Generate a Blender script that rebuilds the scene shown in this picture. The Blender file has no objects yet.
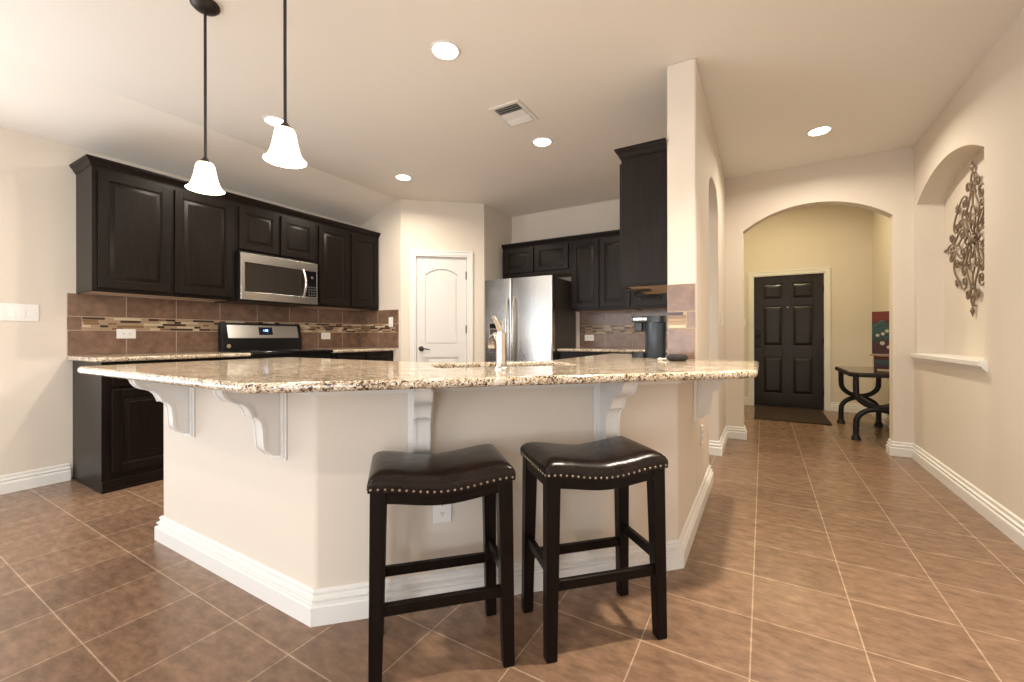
import bpy, bmesh, math, random
from mathutils import Vector, Matrix, geometry
R = math.radians
PI = math.pi
random.seed(7)
scene = bpy.context.scene
COL = scene.collection

# ------------------------------------------------------------------ camera
H = 1.05
cam_data = bpy.data.cameras.new('camera')
cam = bpy.data.objects.new('camera', cam_data)
COL.objects.link(cam)
cam_data.sensor_width = 36.0
cam_data.lens = 424.42 / 1024 * 36.0
cam_data.shift_y = -4.37 / 1024
cam_data.clip_start = 0.02
YAW = R(30.6)
cam.matrix_world = (Matrix.Translation((0, 0, H)) @ Matrix.Rotation(YAW, 4, 'Z')
                    @ Matrix.Rotation(R(90), 4, 'X') @ Matrix.Rotation(R(-0.096), 4, 'Z'))
scene.camera = cam

# ------------------------------------------------------------------ view + world + window light
vs = scene.view_settings
vs.view_transform = 'Standard'
vs.look = 'None'
vs.gamma = 1.0
vs.use_curve_mapping = False
vs.exposure = 0.16
world = bpy.data.worlds.new('world')
scene.world = world
world.use_nodes = True
world.node_tree.nodes['Background'].inputs[0].default_value = (0.75, 0.87, 1.0, 1)
world.node_tree.nodes['Background'].inputs[1].default_value = 1.0


def area(name, loc, rot, sx, sy, power, color, shape='RECTANGLE', spread=180):
    d = bpy.data.lights.new(name, 'AREA')
    d.shape = shape
    d.size = sx
    if shape in ('RECTANGLE', 'ELLIPSE'):
        d.size_y = sy
    d.energy = power
    d.color = color
    d.spread = R(spread)
    o = bpy.data.objects.new(name, d)
    COL.objects.link(o)
    o.location = loc
    o.rotation_euler = rot
    return o


def point(name, loc, power, color, radius):
    d = bpy.data.lights.new(name, 'POINT')
    d.energy = power
    d.color = color
    d.shadow_soft_size = radius
    o = bpy.data.objects.new(name, d)
    COL.objects.link(o)
    o.location = loc
    return o


DAY = (0.88, 0.94, 1.0)
WARM = (1.0, 0.885, 0.72)
# daylight through windows behind the camera; the right-hand one is added fill
area('daylight_left', (-4.62, -0.80, 1.25), (0, R(-90), 0), 2.1, 2.7, 24, DAY)
area('daylight_rear', (-1.9, -6.7, 1.3), (R(90), 0, 0), 2.6, 2.2, 58, DAY)
area('daylight_far_left', (-4.62, -4.7, 1.2), (0, R(-90), 0), 2.0, 2.6, 65, DAY)
area('added_fill_right', (1.36, -3.4, 1.35), (0, R(90), 0), 2.0, 2.6, 165, DAY)
# uplights added at two of the windows to brighten the ceiling, like ground bounce
area('added_uplight_rear', (-1.9, -6.75, 0.8), (R(156), 0, 0), 2.6, 1.0, 85, (1.0, 0.97, 0.92))
area('added_uplight_left', (-4.66, -0.80, 0.7), (0, R(-156), 0), 0.9, 2.7, 56, (1.0, 0.97, 0.92))


# ------------------------------------------------------------------ materials
def new_mat(name):
    m = bpy.data.materials.new(name)
    m.use_nodes = True
    nt = m.node_tree
    return m, nt, nt.nodes['Principled BSDF']


def pset(b, color=None, rough=None, metal=None, spec=None, coat=None, coat_rough=None):
    if color is not None:
        b.inputs['Base Color'].default_value = (*color, 1)
    if rough is not None:
        b.inputs['Roughness'].default_value = rough
    if metal is not None:
        b.inputs['Metallic'].default_value = metal
    if spec is not None:
        b.inputs['Specular IOR Level'].default_value = spec
    if coat is not None:
        b.inputs['Coat Weight'].default_value = coat
    if coat_rough is not None:
        b.inputs['Coat Roughness'].default_value = coat_rough


def N(nt, t, **kw):
    n = nt.nodes.new(t)
    for k, v in kw.items():
        setattr(n, k, v)
    return n


def ramp(nt, stops, interp='LINEAR'):
    n = nt.nodes.new('ShaderNodeValToRGB')
    n.color_ramp.interpolation = interp
    el = n.color_ramp.elements
    while len(el) < len(stops):
        el.new(0.5)
    for e, (p, c) in zip(el, stops):
        e.position = p
        e.color = (*c, 1) if len(c) == 3 else c
    return n


def pos_map(nt, scale=(1, 1, 1), rot=(0, 0, 0), loc=(0, 0, 0)):
    g = N(nt, 'ShaderNodeNewGeometry')
    mp = N(nt, 'ShaderNodeMapping')
    mp.inputs['Scale'].default_value = scale
    mp.inputs['Rotation'].default_value = rot
    mp.inputs['Location'].default_value = loc
    nt.links.new(g.outputs['Position'], mp.inputs['Vector'])
    return mp


def obj_map(nt, scale=(1, 1, 1)):
    g = N(nt, 'ShaderNodeTexCoord')
    mp = N(nt, 'ShaderNodeMapping')
    mp.inputs['Scale'].default_value = scale
    nt.links.new(g.outputs['Object'], mp.inputs['Vector'])
    return mp


def bump(nt, b, src, strength, dist):
    bn = N(nt, 'ShaderNodeBump')
    bn.inputs['Strength'].default_value = strength
    bn.inputs['Distance'].default_value = dist
    nt.links.new(src, bn.inputs['Height'])
    nt.links.new(bn.outputs['Normal'], b.inputs['Normal'])


def paint(name, color, rough=0.75, tex=0.12):
    m, nt, b = new_mat(name)
    pset(b, color, rough, spec=0.35)
    mp = pos_map(nt)
    n = N(nt, 'ShaderNodeTexNoise')
    n.inputs['Scale'].default_value = 90
    n.inputs['Detail'].default_value = 2
    nt.links.new(mp.outputs[0], n.inputs['Vector'])
    bump(nt, b, n.outputs[0], tex, 0.004)
    return m


def plain(name, color, rough=0.4, metal=0.0, **kw):
    m, nt, b = new_mat(name)
    pset(b, color, rough, metal, **kw)
    mp = obj_map(nt)
    n = N(nt, 'ShaderNodeTexNoise')
    n.inputs['Scale'].default_value = 40
    nt.links.new(mp.outputs[0], n.inputs['Vector'])
    r = ramp(nt, [(0, (max(rough - 0.04, 0.02),) * 3), (1, (min(rough + 0.04, 1),) * 3)])
    nt.links.new(n.outputs[0], r.inputs[0])
    nt.links.new(r.outputs[0], b.inputs['Roughness'])
    return m


def emit(name, color, strength):
    m, nt, b = new_mat(name)
    pset(b, color, 0.5)
    b.inputs['Emission Color'].default_value = (*color, 1)
    b.inputs['Emission Strength'].default_value = strength
    return m


def wood(name, dark, light, rough=0.36, vertical=True, coat=0.15, spec=0.2):
    m, nt, b = new_mat(name)
    mp = obj_map(nt, (60, 60, 3.5) if vertical else (3.5, 60, 60))
    n = N(nt, 'ShaderNodeTexNoise')
    n.inputs['Scale'].default_value = 1.0
    n.inputs['Detail'].default_value = 6
    n.inputs['Roughness'].default_value = 0.6
    nt.links.new(mp.outputs[0], n.inputs['Vector'])
    r = ramp(nt, [(0.3, dark), (0.75, light)])
    nt.links.new(n.outputs[0], r.inputs[0])
    nt.links.new(r.outputs[0], b.inputs['Base Color'])
    pset(b, None, rough, spec=spec, coat=coat, coat_rough=0.35)
    bump(nt, b, n.outputs[0], 0.05, 0.002)
    return m


def steel(name, color=(0.62, 0.60, 0.58), rough=0.24, horizontal=True):
    m, nt, b = new_mat(name)
    pset(b, color, rough, 1.0)
    mp = obj_map(nt, (2, 2, 400) if horizontal else (400, 400, 2))
    n = N(nt, 'ShaderNodeTexNoise')
    n.inputs['Scale'].default_value = 1.0
    nt.links.new(mp.outputs[0], n.inputs['Vector'])
    r = ramp(nt, [(0.2, (rough - 0.01,) * 3), (0.8, (rough + 0.02,) * 3)])
    nt.links.new(n.outputs[0], r.inputs[0])
    nt.links.new(r.outputs[0], b.inputs['Roughness'])
    return m


def tile_floor():
    m, nt, b = new_mat('floor_tile')
    P = 0.3287
    mp = pos_map(nt, loc=(0.0368 + 10 * P, -0.502 + 20 * P, 0))
    br = N(nt, 'ShaderNodeTexBrick')
    br.offset = 0.0
    br.squash = 1.0
    br.inputs['Scale'].default_value = 1.0
    br.inputs['Brick Width'].default_value = P
    br.inputs['Row Height'].default_value = P
    br.inputs['Mortar Size'].default_value = 0.0027
    br.inputs['Mortar Smooth'].default_value = 0.15
    br.inputs['Bias'].default_value = 0.0
    br.inputs['Color1'].default_value = (0.238, 0.145, 0.092, 1)
    br.inputs['Color2'].default_value = (0.20, 0.121, 0.078, 1)
    br.inputs['Mortar'].default_value = (0.40, 0.29, 0.20, 1)
    nt.links.new(mp.outputs[0], br.inputs['Vector'])
    n = N(nt, 'ShaderNodeTexNoise')
    n.inputs['Scale'].default_value = 13
    n.inputs['Detail'].default_value = 8
    n.inputs['Roughness'].default_value = 0.65
    mp2 = pos_map(nt, scale=(1, 2.2, 1))
    nt.links.new(mp2.outputs[0], n.inputs['Vector'])
    r = N(nt, 'ShaderNodeMix', data_type='RGBA')
    r.inputs[6].default_value = (0.12, 0.115, 0.11, 1)
    r.inputs[7].default_value = (1.86, 1.85, 1.84, 1)
    nt.links.new(n.outputs[0], r.inputs[0])
    mx = N(nt, 'ShaderNodeMix', data_type='RGBA', blend_type='MULTIPLY')
    mx.inputs['Factor'].default_value = 1.0
    nt.links.new(br.outputs['Color'], mx.inputs[6])
    nt.links.new(r.outputs[2], mx.inputs[7])
    nt.links.new(mx.outputs[2], b.inputs['Base Color'])
    pset(b, None, 0.27)
    inv = N(nt, 'ShaderNodeMath', operation='MULTIPLY_ADD')
    inv.inputs[1].default_value = -1.0
    inv.inputs[2].default_value = 1.0
    nt.links.new(br.outputs['Fac'], inv.inputs[0])
    bump(nt, b, inv.outputs[0], 0.2, 0.003)
    return m


def granite():
    m, nt, b = new_mat('granite')
    mp = pos_map(nt)
    v = N(nt, 'ShaderNodeTexVoronoi')
    v.inputs['Scale'].default_value = 190
    v.inputs['Randomness'].default_value = 1.0
    nt.links.new(mp.outputs[0], v.inputs['Vector'])
    sep = N(nt, 'ShaderNodeSeparateColor')
    nt.links.new(v.outputs['Color'], sep.inputs[0])
    n = N(nt, 'ShaderNodeTexNoise')
    n.inputs['Scale'].default_value = 16
    n.inputs['Detail'].default_value = 5
    nt.links.new(mp.outputs[0], n.inputs['Vector'])
    ma = N(nt, 'ShaderNodeMath', operation='MULTIPLY_ADD')
    ma.inputs[1].default_value = 0.9
    nt.links.new(n.outputs[0], ma.inputs[0])
    sub = N(nt, 'ShaderNodeMath', operation='ADD')
    sub.inputs[1].default_value = -0.45
    nt.links.new(ma.outputs[0], sub.inputs[0])
    nt.links.new(sep.outputs[0], ma.inputs[2])
    r = ramp(nt, [(0.0, (0.05, 0.038, 0.032)), (0.13, (0.19, 0.125, 0.085)), (0.23, (0.40, 0.295, 0.19)),
                  (0.42, (0.55, 0.44, 0.315)), (0.68, (0.64, 0.555, 0.43)), (0.86, (0.75, 0.71, 0.63))], 'CONSTANT')
    nt.links.new(sub.outputs[0], r.inputs[0])
    nt.links.new(r.outputs[0], b.inputs['Base Color'])
    pset(b, None, 0.10, spec=0.5)
    return m


def leather():
    m, nt, b = new_mat('leather_brown')
    mp = obj_map(nt)
    n = N(nt, 'ShaderNodeTexNoise')
    n.inputs['Scale'].default_value = 9
    n.inputs['Detail'].default_value = 3
    nt.links.new(mp.outputs[0], n.inputs['Vector'])
    r = ramp(nt, [(0.3, (0.007, 0.0042, 0.0035)), (0.75, (0.016, 0.0092, 0.007))])
    nt.links.new(n.outputs[0], r.inputs[0])
    nt.links.new(r.outputs[0], b.inputs['Base Color'])
    pset(b, None, 0.25, spec=0.26)
    bump(nt, b, n.outputs[0], 0.35, 0.012)
    return m


def tile_brown(name, c1, c2, scale=14):
    m, nt, b = new_mat(name)
    mp = pos_map(nt)
    n = N(nt, 'ShaderNodeTexNoise')
    n.inputs['Scale'].default_value = scale
    n.inputs['Detail'].default_value = 6
    n.inputs['Roughness'].default_value = 0.6
    nt.links.new(mp.outputs[0], n.inputs['Vector'])
    r = ramp(nt, [(0.3, c1), (0.72, c2)])
    nt.links.new(n.outputs[0], r.inputs[0])
    nt.links.new(r.outputs[0], b.inputs['Base Color'])
    pset(b, None, 0.26, spec=0.8)
    return m


M = {}
M['wall'] = paint('wall_beige', (0.725, 0.655, 0.57))
M['ceiling'] = paint('ceiling_beige', (0.84, 0.81, 0.765), tex=0.2)
M['trim'] = paint('trim_white', (0.79, 0.775, 0.745), 0.38, 0.02)
M['white_door'] = paint('door_white', (0.72, 0.705, 0.685), 0.35, 0.02)
M['floor'] = tile_floor()
M['granite'] = granite()
M['cab'] = wood('espresso_wood', (0.0045, 0.0028, 0.0022), (0.0135, 0.0083, 0.0066), 0.34, True, 0.06, 0.17)
M['cab_in'] = plain('cabinet_underside', (0.42, 0.30, 0.20), 0.6)
M['kick'] = plain('toe_kick_black', (0.008, 0.006, 0.005), 0.5)
M['door_dark'] = wood('front_door_wood', (0.010, 0.0068, 0.0055), (0.019, 0.0125, 0.0095), 0.3, True, 0.03, 0.42)
M['stool_wood'] = wood('stool_wood', (0.005, 0.003, 0.0026), (0.010, 0.0062, 0.005), 0.32, True, 0.0, 0.15)
M['leather'] = leather()
M['nail'] = plain('nail_brass', (0.36, 0.29, 0.22), 0.3, 1.0)
M['bronze'] = plain('oil_bronze', (0.022, 0.017, 0.014), 0.4, 0.2)
M['iron'] = plain('wrought_iron', (0.016, 0.016, 0.018), 0.42, 0.4)
M['steel'] = steel('stainless')
M['steel_dark'] = plain('fridge_side_grey', (0.075, 0.066, 0.058), 0.34, 0.3)
M['chrome'] = plain('brushed_nickel', (0.70, 0.66, 0.60), 0.20, 1.0)
M['black_gloss'] = plain('black_glass', (0.006, 0.006, 0.007), 0.07)
M['black'] = plain('black_plastic', (0.009, 0.009, 0.0095), 0.32, spec=0.25)
M['mw_glass'] = plain('oven_window', (0.022, 0.018, 0.015), 0.10, spec=0.35)
M['display'] = plain('display_dark', (0.012, 0.015, 0.03), 0.15)
M['digit'] = emit('digit_blue', (0.25, 0.5, 1.0), 5.0)
M['plate'] = plain('switch_white', (0.85, 0.84, 0.81), 0.35)
M['slot'] = plain('slot_dark', (0.05, 0.045, 0.04), 0.5)
M['tile'] = tile_brown('backsplash_tile', (0.120, 0.066, 0.042), (0.255, 0.148, 0.096))
M['tile_pale'] = tile_brown('backsplash_tile_pillar', (0.120, 0.066, 0.042), (0.255, 0.148, 0.096))
M['grout'] = plain('grout', (0.42, 0.32, 0.24), 0.8)
M['mos_a'] = plain('mosaic_brown', (0.045, 0.022, 0.014), 0.15)
M['mos_b'] = plain('mosaic_tan', (0.36, 0.25, 0.155), 0.3)
M['mos_c'] = plain('mosaic_cream', (0.60, 0.50, 0.34), 0.25)
M['mos_d'] = plain('mosaic_amber', (0.22, 0.125, 0.06), 0.15)
M['lens'] = emit('lamp_lens', (1.0, 0.90, 0.76), 16.0)
M['shade'] = emit('frosted_shade', (1.0, 0.86, 0.66), 2.4)
M['keurig'] = plain('coffee_grey_blue', (0.030, 0.040, 0.055), 0.25)
M['keurig_black'] = plain('coffee_black', (0.010, 0.011, 0.013), 0.2)
M['fabric_dark'] = paint('speaker_fabric', (0.03, 0.028, 0.027), 0.8, 0.5)
M['mat'] = paint('doormat_brown', (0.036, 0.022, 0.014), 0.95, 1.0)
M['art_metal'] = plain('art_bronze', (0.22, 0.165, 0.12), 0.45, 0.35)
M['glass_dark'] = plain('table_top_stone', (0.055, 0.040, 0.032), 0.12)
M['easel_wood'] = wood('easel_wood', (0.06, 0.03, 0.018), (0.12, 0.065, 0.04), 0.5)
M['ledge'] = plain('easel_ledge', (0.33, 0.24, 0.16), 0.5)


def canvas():
    m, nt, b = new_mat('painting_canvas')
    mp = obj_map(nt)
    sep = N(nt, 'ShaderNodeSeparateXYZ')
    tc = N(nt, 'ShaderNodeTexCoord')
    nt.links.new(tc.outputs['Generated'], sep.inputs[0])
    n = N(nt, 'ShaderNodeTexNoise')
    n.inputs['Scale'].default_value = 9
    n.inputs['Detail'].default_value = 4
    nt.links.new(mp.outputs[0], n.inputs['Vector'])
    a = N(nt, 'ShaderNodeMath', operation='MULTIPLY_ADD')
    a.inputs[1].default_value = 0.35
    nt.links.new(n.outputs[0], a.inputs[0])
    nt.links.new(sep.outputs[2], a.inputs[2])
    r = ramp(nt, [(0.15, (0.05, 0.02, 0.03)), (0.40, (0.07, 0.022, 0.028)), (0.52, (0.03, 0.05, 0.055)),
                  (0.78, (0.035, 0.085, 0.09)), (0.95, (0.06, 0.03, 0.026)), (1.06, (0.17, 0.032, 0.024))])
    nt.links.new(a.outputs[0], r.inputs[0])
    nt.links.new(r.outputs[0], b.inputs['Base Color'])
    pset(b, None, 0.55)
    return m


M['canvas'] = canvas()
M['petal'] = plain('petal_white', (0.55, 0.52, 0.42), 0.6)
M['petal_b'] = plain('petal_teal', (0.035, 0.085, 0.095), 0.6)


def thin_glass():
    m = bpy.data.materials.new('window_pane')
    m.use_nodes = True
    nt = m.node_tree
    nt.nodes.clear()
    out = N(nt, 'ShaderNodeOutputMaterial')
    t = N(nt, 'ShaderNodeBsdfTransparent')
    g = N(nt, 'ShaderNodeBsdfGlossy')
    g.inputs['Roughness'].default_value = 0.02
    mx = N(nt, 'ShaderNodeMixShader')
    mx.inputs[0].default_value = 0.06
    nt.links.new(t.outputs[0], mx.inputs[1])
    nt.links.new(g.outputs[0], mx.inputs[2])
    nt.links.new(mx.outputs[0], out.inputs[0])
    return m


M['pane'] = thin_glass()


# ------------------------------------------------------------------ mesh builder
class MB:
    def __init__(self):
        self.v, self.f, self.m = [], [], []
        self.mi = 0

    def add(self, verts, faces):
        o = len(self.v)
        self.v += [tuple(p) for p in verts]
        for f in faces:
            self.f.append(tuple(o + i for i in f))
            self.m.append(self.mi)
        return self

    def box(self, x0, x1, y0, y1, z0, z1):
        vs_ = [(x, y, z) for z in (z0, z1) for y in (y0, y1) for x in (x0, x1)]
        return self.add(vs_, [(0, 2, 3, 1), (4, 5, 7, 6), (0, 1, 5, 4), (2, 6, 7, 3), (0, 4, 6, 2), (1, 3, 7, 5)])

    def hexa(self, bottom, top):
        """two quads of points (same winding, counter-clockwise from above)"""
        return self.add(list(bottom) + list(top), [(3, 2, 1, 0), (4, 5, 6, 7), (0, 1, 5, 4), (1, 2, 6, 5), (2, 3, 7, 6), (3, 0, 4, 7)])

    def prism(self, outer, t0, t1, plane='xy', holes=()):
        """extrude 2-D outline along the remaining axis. plane xy->z, xz->y, yz->x"""
        def mp(p, t):
            if plane == 'xy':
                return (p[0], p[1], t)
            if plane == 'xz':
                return (p[0], t, p[1])
            return (t, p[0], p[1])
        loops = [list(outer)] + [list(h) for h in holes]
        flat = [p for l in loops for p in l]
        tris = geometry.tessellate_polygon([[Vector((p[0], p[1], 0)) for p in l] for l in loops])
        n = len(flat)
        vs_ = [mp(p, t0) for p in flat] + [mp(p, t1) for p in flat]
        fs = []
        for a, b, c in tris:
            fs.append((a, b, c))
            fs.append((n + c, n + b, n + a))
        o = 0
        for l in loops:
            k = len(l)
            for i in range(k):
                a, b = o + i, o + (i + 1) % k
                fs.append((a, b, n + b, n + a))
            o += k
        return self.add(vs_, fs)

    def tube(self, pts, r, n=8, caps=True, closed=False):
        pts = [Vector(p) for p in pts]
        k = len(pts)
        rs = r if isinstance(r, (list, tuple)) else [r] * k
        rings = []
        up = None
        for i, p in enumerate(pts):
            if closed:
                d = pts[(i + 1) % k] - pts[i - 1]
            else:
                d = pts[min(i + 1, k - 1)] - pts[max(i - 1, 0)]
            d.normalize()
            if up is None:
                up = Vector((0, 0, 1)) if abs(d.z) < 0.9 else Vector((1, 0, 0))
            a = d.cross(up)
            if a.length < 1e-6:
                a = d.orthogonal()
            a.normalize()
            b = a.cross(d)
            b.normalize()
            up = b
            rings.append([p + (a * math.cos(2 * PI * j / n) + b * math.sin(2 * PI * j / n)) * rs[i] for j in range(n)])
        vs_ = [q for rg in rings for q in rg]
        fs = []
        for i in range(k if closed else k - 1):
            i2 = (i + 1) % k
            for j in range(n):
                fs.append((i * n + j, i * n + (j + 1) % n, i2 * n + (j + 1) % n, i2 * n + j))
        if caps and not closed:
            fs.append(tuple(reversed(range(n))))
            fs.append(tuple((k - 1) * n + j for j in range(n)))
        return self.add(vs_, fs)

    def lathe(self, prof, c=(0, 0, 0), n=24, axis='z'):
        vs_, fs = [], []
        for r, h in prof:
            for j in range(n):
                a = 2 * PI * j / n
                x, y = r * math.cos(a), r * math.sin(a)
                if axis == 'z':
                    q = (x, y, h)
                elif axis == 'y':
                    q = (x, h, y)
                else:
                    q = (h, x, y)
                vs_.append((c[0] + q[0], c[1] + q[1], c[2] + q[2]))
        k = len(prof)
        for i in range(k - 1):
            for j in range(n):
                fs.append((i * n + j, i * n + (j + 1) % n, (i + 1) * n + (j + 1) % n, (i + 1) * n + j))
        if prof[0][0] > 1e-5:
            fs.append(tuple(reversed(range(n))))
        if prof[-1][0] > 1e-5:
            fs.append(tuple((k - 1) * n + j for j in range(n)))
        return self.add(vs_, fs)

    def sweep(self, path, prof, caps=True):
        """profile [(out, z)] swept along 2-D path; out is to the right of travel"""
        k = len(path)
        P = [Vector(p) for p in path]
        vs_, fs = [], []
        m = len(prof)
        for i in range(k):
            ns = []
            if i > 0:
                d = (P[i] - P[i - 1]).normalized()
                ns.append(Vector((d.y, -d.x)))
            if i < k - 1:
                d = (P[i + 1] - P[i]).normalized()
                ns.append(Vector((d.y, -d.x)))
            if len(ns) == 2:
                nn = (ns[0] + ns[1]).normalized()
                nn = nn / max(0.3, nn.dot(ns[0]))
            else:
                nn = ns[0]
            for o, z in prof:
                q = P[i] + nn * o
                vs_.append((q.x, q.y, z))
        for i in range(k - 1):
            for j in range(m):
                j2 = (j + 1) % m
                fs.append((i * m + j, (i + 1) * m + j, (i + 1) * m + j2, i * m + j2))
        if caps:
            fs.append(tuple(reversed(range(m))))
            fs.append(tuple((k - 1) * m + j for j in range(m)))
        return self.add(vs_, fs)

    def build(self, name, mats, parent=None, bevel=0.0, seg=2, smooth=35, loc=None, rot=None, subsurf=0):
        me = bpy.data.meshes.new(name)
        me.from_pydata(self.v, [], self.f)
        if not isinstance(mats, (list, tuple)):
            mats = [mats]
        for mm in mats:
            me.materials.append(mm)
        for p, i in zip(me.polygons, self.m):
            p.material_index = min(i, len(mats) - 1)
        bm = bmesh.new()
        bm.from_mesh(me)
        bmesh.ops.recalc_face_normals(bm, faces=bm.faces)
        bm.to_mesh(me)
        bm.free()
        if smooth:
            me.shade_smooth()
            me.set_sharp_from_angle(angle=R(smooth))
        o = bpy.data.objects.new(name, me)
        COL.objects.link(o)
        if parent is not None:
            o.parent = parent
        if loc is not None:
            o.location = loc
        if rot is not None:
            o.rotation_euler = rot
        if bevel > 0:
            md = o.modifiers.new('bevel', 'BEVEL')
            md.width = bevel
            md.segments = seg
            md.limit_method = 'ANGLE'
            md.angle_limit = R(40)
            md.harden_normals = True
        if subsurf:
            md = o.modifiers.new('subsurf', 'SUBSURF')
            md.levels = subsurf
            md.render_levels = subsurf
        return o


def tag(o, label=None, cat=None, group=None, kind=None):
    if label:
        o['label'] = label
    if cat:
        o['category'] = cat
    if group:
        o['group'] = group
    if kind:
        o['kind'] = kind
    return o


def thing(name, label, cat, loc=(0, 0, 0), rz=0.0, group=None, kind=None):
    o = bpy.data.objects.new(name, None)
    o.empty_display_size = 0.05
    COL.objects.link(o)
    o.location = loc
    o.rotation_euler = (0, 0, rz)
    return tag(o, label, cat, group, kind)


def struct(name, mb, mat, label, cat, bevel=0.0, seg=2, smooth=35):
    return tag(mb.build(name, mat, None, bevel, seg, smooth), label, cat, None, 'structure')


def copy_tree(o, parent=None):
    c = o.copy()
    COL.objects.link(c)
    if parent is not None:
        c.parent = parent
    for ch in list(o.children):
        copy_tree(ch, c)
    return c


def arc(cx, cz, r, a0, a1, n):
    return [(cx + r * math.cos(a0 + (a1 - a0) * i / n), cz + r * math.sin(a0 + (a1 - a0) * i / n)) for i in range(n + 1)]


def seg_arch(x0, x1, spring, rise, n=28):
    """points of a segmental arch from (x1, spring) over the crown to (x0, spring)"""
    w = (x1 - x0) / 2
    r = (w * w + rise * rise) / (2 * rise)
    cz = spring + rise - r
    a = math.asin(w / r)
    c = (x0 + x1) / 2
    return [(c + r * math.sin(a - 2 * a * i / n), cz + r * math.cos(a - 2 * a * i / n)) for i in range(n + 1)]


def ell_arch(x0, x1, spring, rise, n=28):
    w = (x1 - x0) / 2
    c = (x0 + x1) / 2
    return [(c + w * math.cos(PI * i / n), spring + rise * math.sin(PI * i / n)) for i in range(n + 1)]


# ------------------------------------------------------------------ room shell
CZ = 2.69
XL, XR = -4.41, 1.125
YA = 4.93       # wall with the wide arch
YB = 5.01       # kitchen back wall
YD = 7.42       # front door wall
XP0, XP1 = -0.50, -0.335   # partition wall between kitchen and hall
YR = 3.675       # short return wall left of the pantry

struct('floor', MB().box(-4.6, 1.6, -6.8, 7.6, -0.06, 0.0), M['floor'], 'brown ceramic tile floor with pale grout lines', 'floor')
struct('ceiling', MB().box(-3.755, 1.5, -6.8, 5.13, CZ, CZ + 0.08), M['ceiling'], 'flat beige ceiling over kitchen and hall', 'ceiling')
struct('ceiling_slope', MB().prism([(XL - 0.13, 2.42), (-3.755, CZ), (-3.755, CZ + 0.08), (XL - 0.13, CZ + 0.08)], -6.8, 5.13, 'xz'),
       M['ceiling'], 'sloped beige ceiling strip above the left cabinets', 'ceiling')

# left wall with a window opening behind the camera's left
win1 = [(-2.15, 0.15), (0.55, 0.15), (0.55, 2.0), (-2.15, 2.0)]
struct('wall_left', MB().prism([(-6.8, 0), (YR + 0.1, 0), (YR + 0.1, 2.5), (-6.8, 2.5)], XL - 0.13, XL, 'yz', [win1, [(-6.0, 0.2), (-3.4, 0.2), (-3.4, 2.2), (-6.0, 2.2)]]), M['wall'],
       'beige left wall behind the cooking range', 'wall')
win2 = [(-3.2, 0.2), (-0.6, 0.2), (-0.6, 2.4), (-3.2, 2.4)]
struct('wall_rear', MB().prism([(-4.6, 0), (1.5, 0), (1.5, CZ), (-4.6, CZ)], -6.63, -6.5, 'xz', [win2]), M['wall'],
       'beige rear wall with a wide window', 'wall')


def window(name, label, plane, u0, u1, z0, z1, t0, t1, nm):
    root = thing(name, label, 'window', kind='structure')
    f = MB()
    fw = 0.05
    f.prism([(u0, z0), (u1, z0), (u1, z1), (u0, z1)], t0, t1, plane, [[(u0 + fw, z0 + fw), (u1 - fw, z0 + fw), (u1 - fw, z1 - fw), (u0 + fw, z1 - fw)]])
    for k in range(1, nm):
        c = u0 + (u1 - u0) * k / nm
        f.prism([(c - 0.025, z0 + fw), (c + 0.025, z0 + fw), (c + 0.025, z1 - fw), (c - 0.025, z1 - fw)], t0, t1, plane)
    f.build('window_frame', M['trim'], root)
    p = MB()
    tm = (t0 + t1) / 2
    p.prism([(u0 + fw, z0 + fw), (u1 - fw, z0 + fw), (u1 - fw, z1 - fw), (u0 + fw, z1 - fw)], tm - 0.003, tm + 0.003, plane)
    p.build('pane', M['pane'], root)
    return root


window('window_1', 'wide white window in the left wall nearest the breakfast area', 'yz', -2.15, 0.55, 0.15, 2.0, XL - 0.10, XL - 0.05, 2)
window('added_window_3', 'white window added for fill light in the right wall behind the camera', 'yz', -4.7, -2.1, 0.35, 2.35, XR + 0.06, XR + 0.11, 2)  # unseen window added to bring fill light in from the right
window('window_2', 'wide white window in the rear wall', 'xz', -3.2, -0.6, 0.2, 2.4, -6.60, -6.55, 3)
window('window_4', 'white window in the left wall far behind the camera', 'yz', -6.0, -3.4, 0.2, 2.2, XL - 0.10, XL - 0.05, 2)

# short return wall, pantry diagonal, alcove side, back wall
PX, PY = -3.71, YR
PA = R(41.5)
PL = 1.0
struct('wall_return', MB().prism([(XL - 0.05, YR), (PX, YR), (PX - 0.08, YR + 0.08), (XL - 0.05, YR + 0.08)], 0, CZ), M['wall'], 'short beige return wall at the end of the left counter', 'wall')
DW0, DW1, DH = 0.165, 0.795, 2.03
pw = MB()
pw.prism([(0, 0), (DW0, 0), (DW0, DH), (DW1, DH), (DW1, 0), (PL, 0), (PL, CZ), (0, CZ)], 0, 0.115, 'xz')
tag(pw.build('wall_pantry', M['wall'], None, 0, 2, 35, (PX, PY, 0), (0, 0, PA)), 'beige diagonal wall holding the white pantry door', 'wall', None, 'structure')
AX, AY = PX + PL * math.cos(PA), PY + PL * math.sin(PA)
struct('wall_alcove', MB().box(AX - 0.115, AX, AY + 0.02, YB + 0.1, 0, CZ), M['wall'], 'beige side wall left of the refrigerator', 'wall')
struct('wall_back', MB().box(AX - 0.1, XP0 + 0.02, YB, YB + 0.12, 0, CZ), M['wall'], 'beige kitchen back wall behind the refrigerator', 'wall')

# partition (pillar) with an arched passage
pt = [(2.69, 0), (3.36, 0)] + list(reversed(ell_arch(3.36, 4.16, 2.08, 0.21))) + [(4.16, 0), (YA + 0.06, 0), (YA + 0.06, CZ), (2.69, CZ)]
struct('wall_partition', MB().prism(pt, XP0, XP1, 'yz'), M['wall'], 'beige partition wall ending in a pillar at the bar', 'wall', 0.014, 3)

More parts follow.
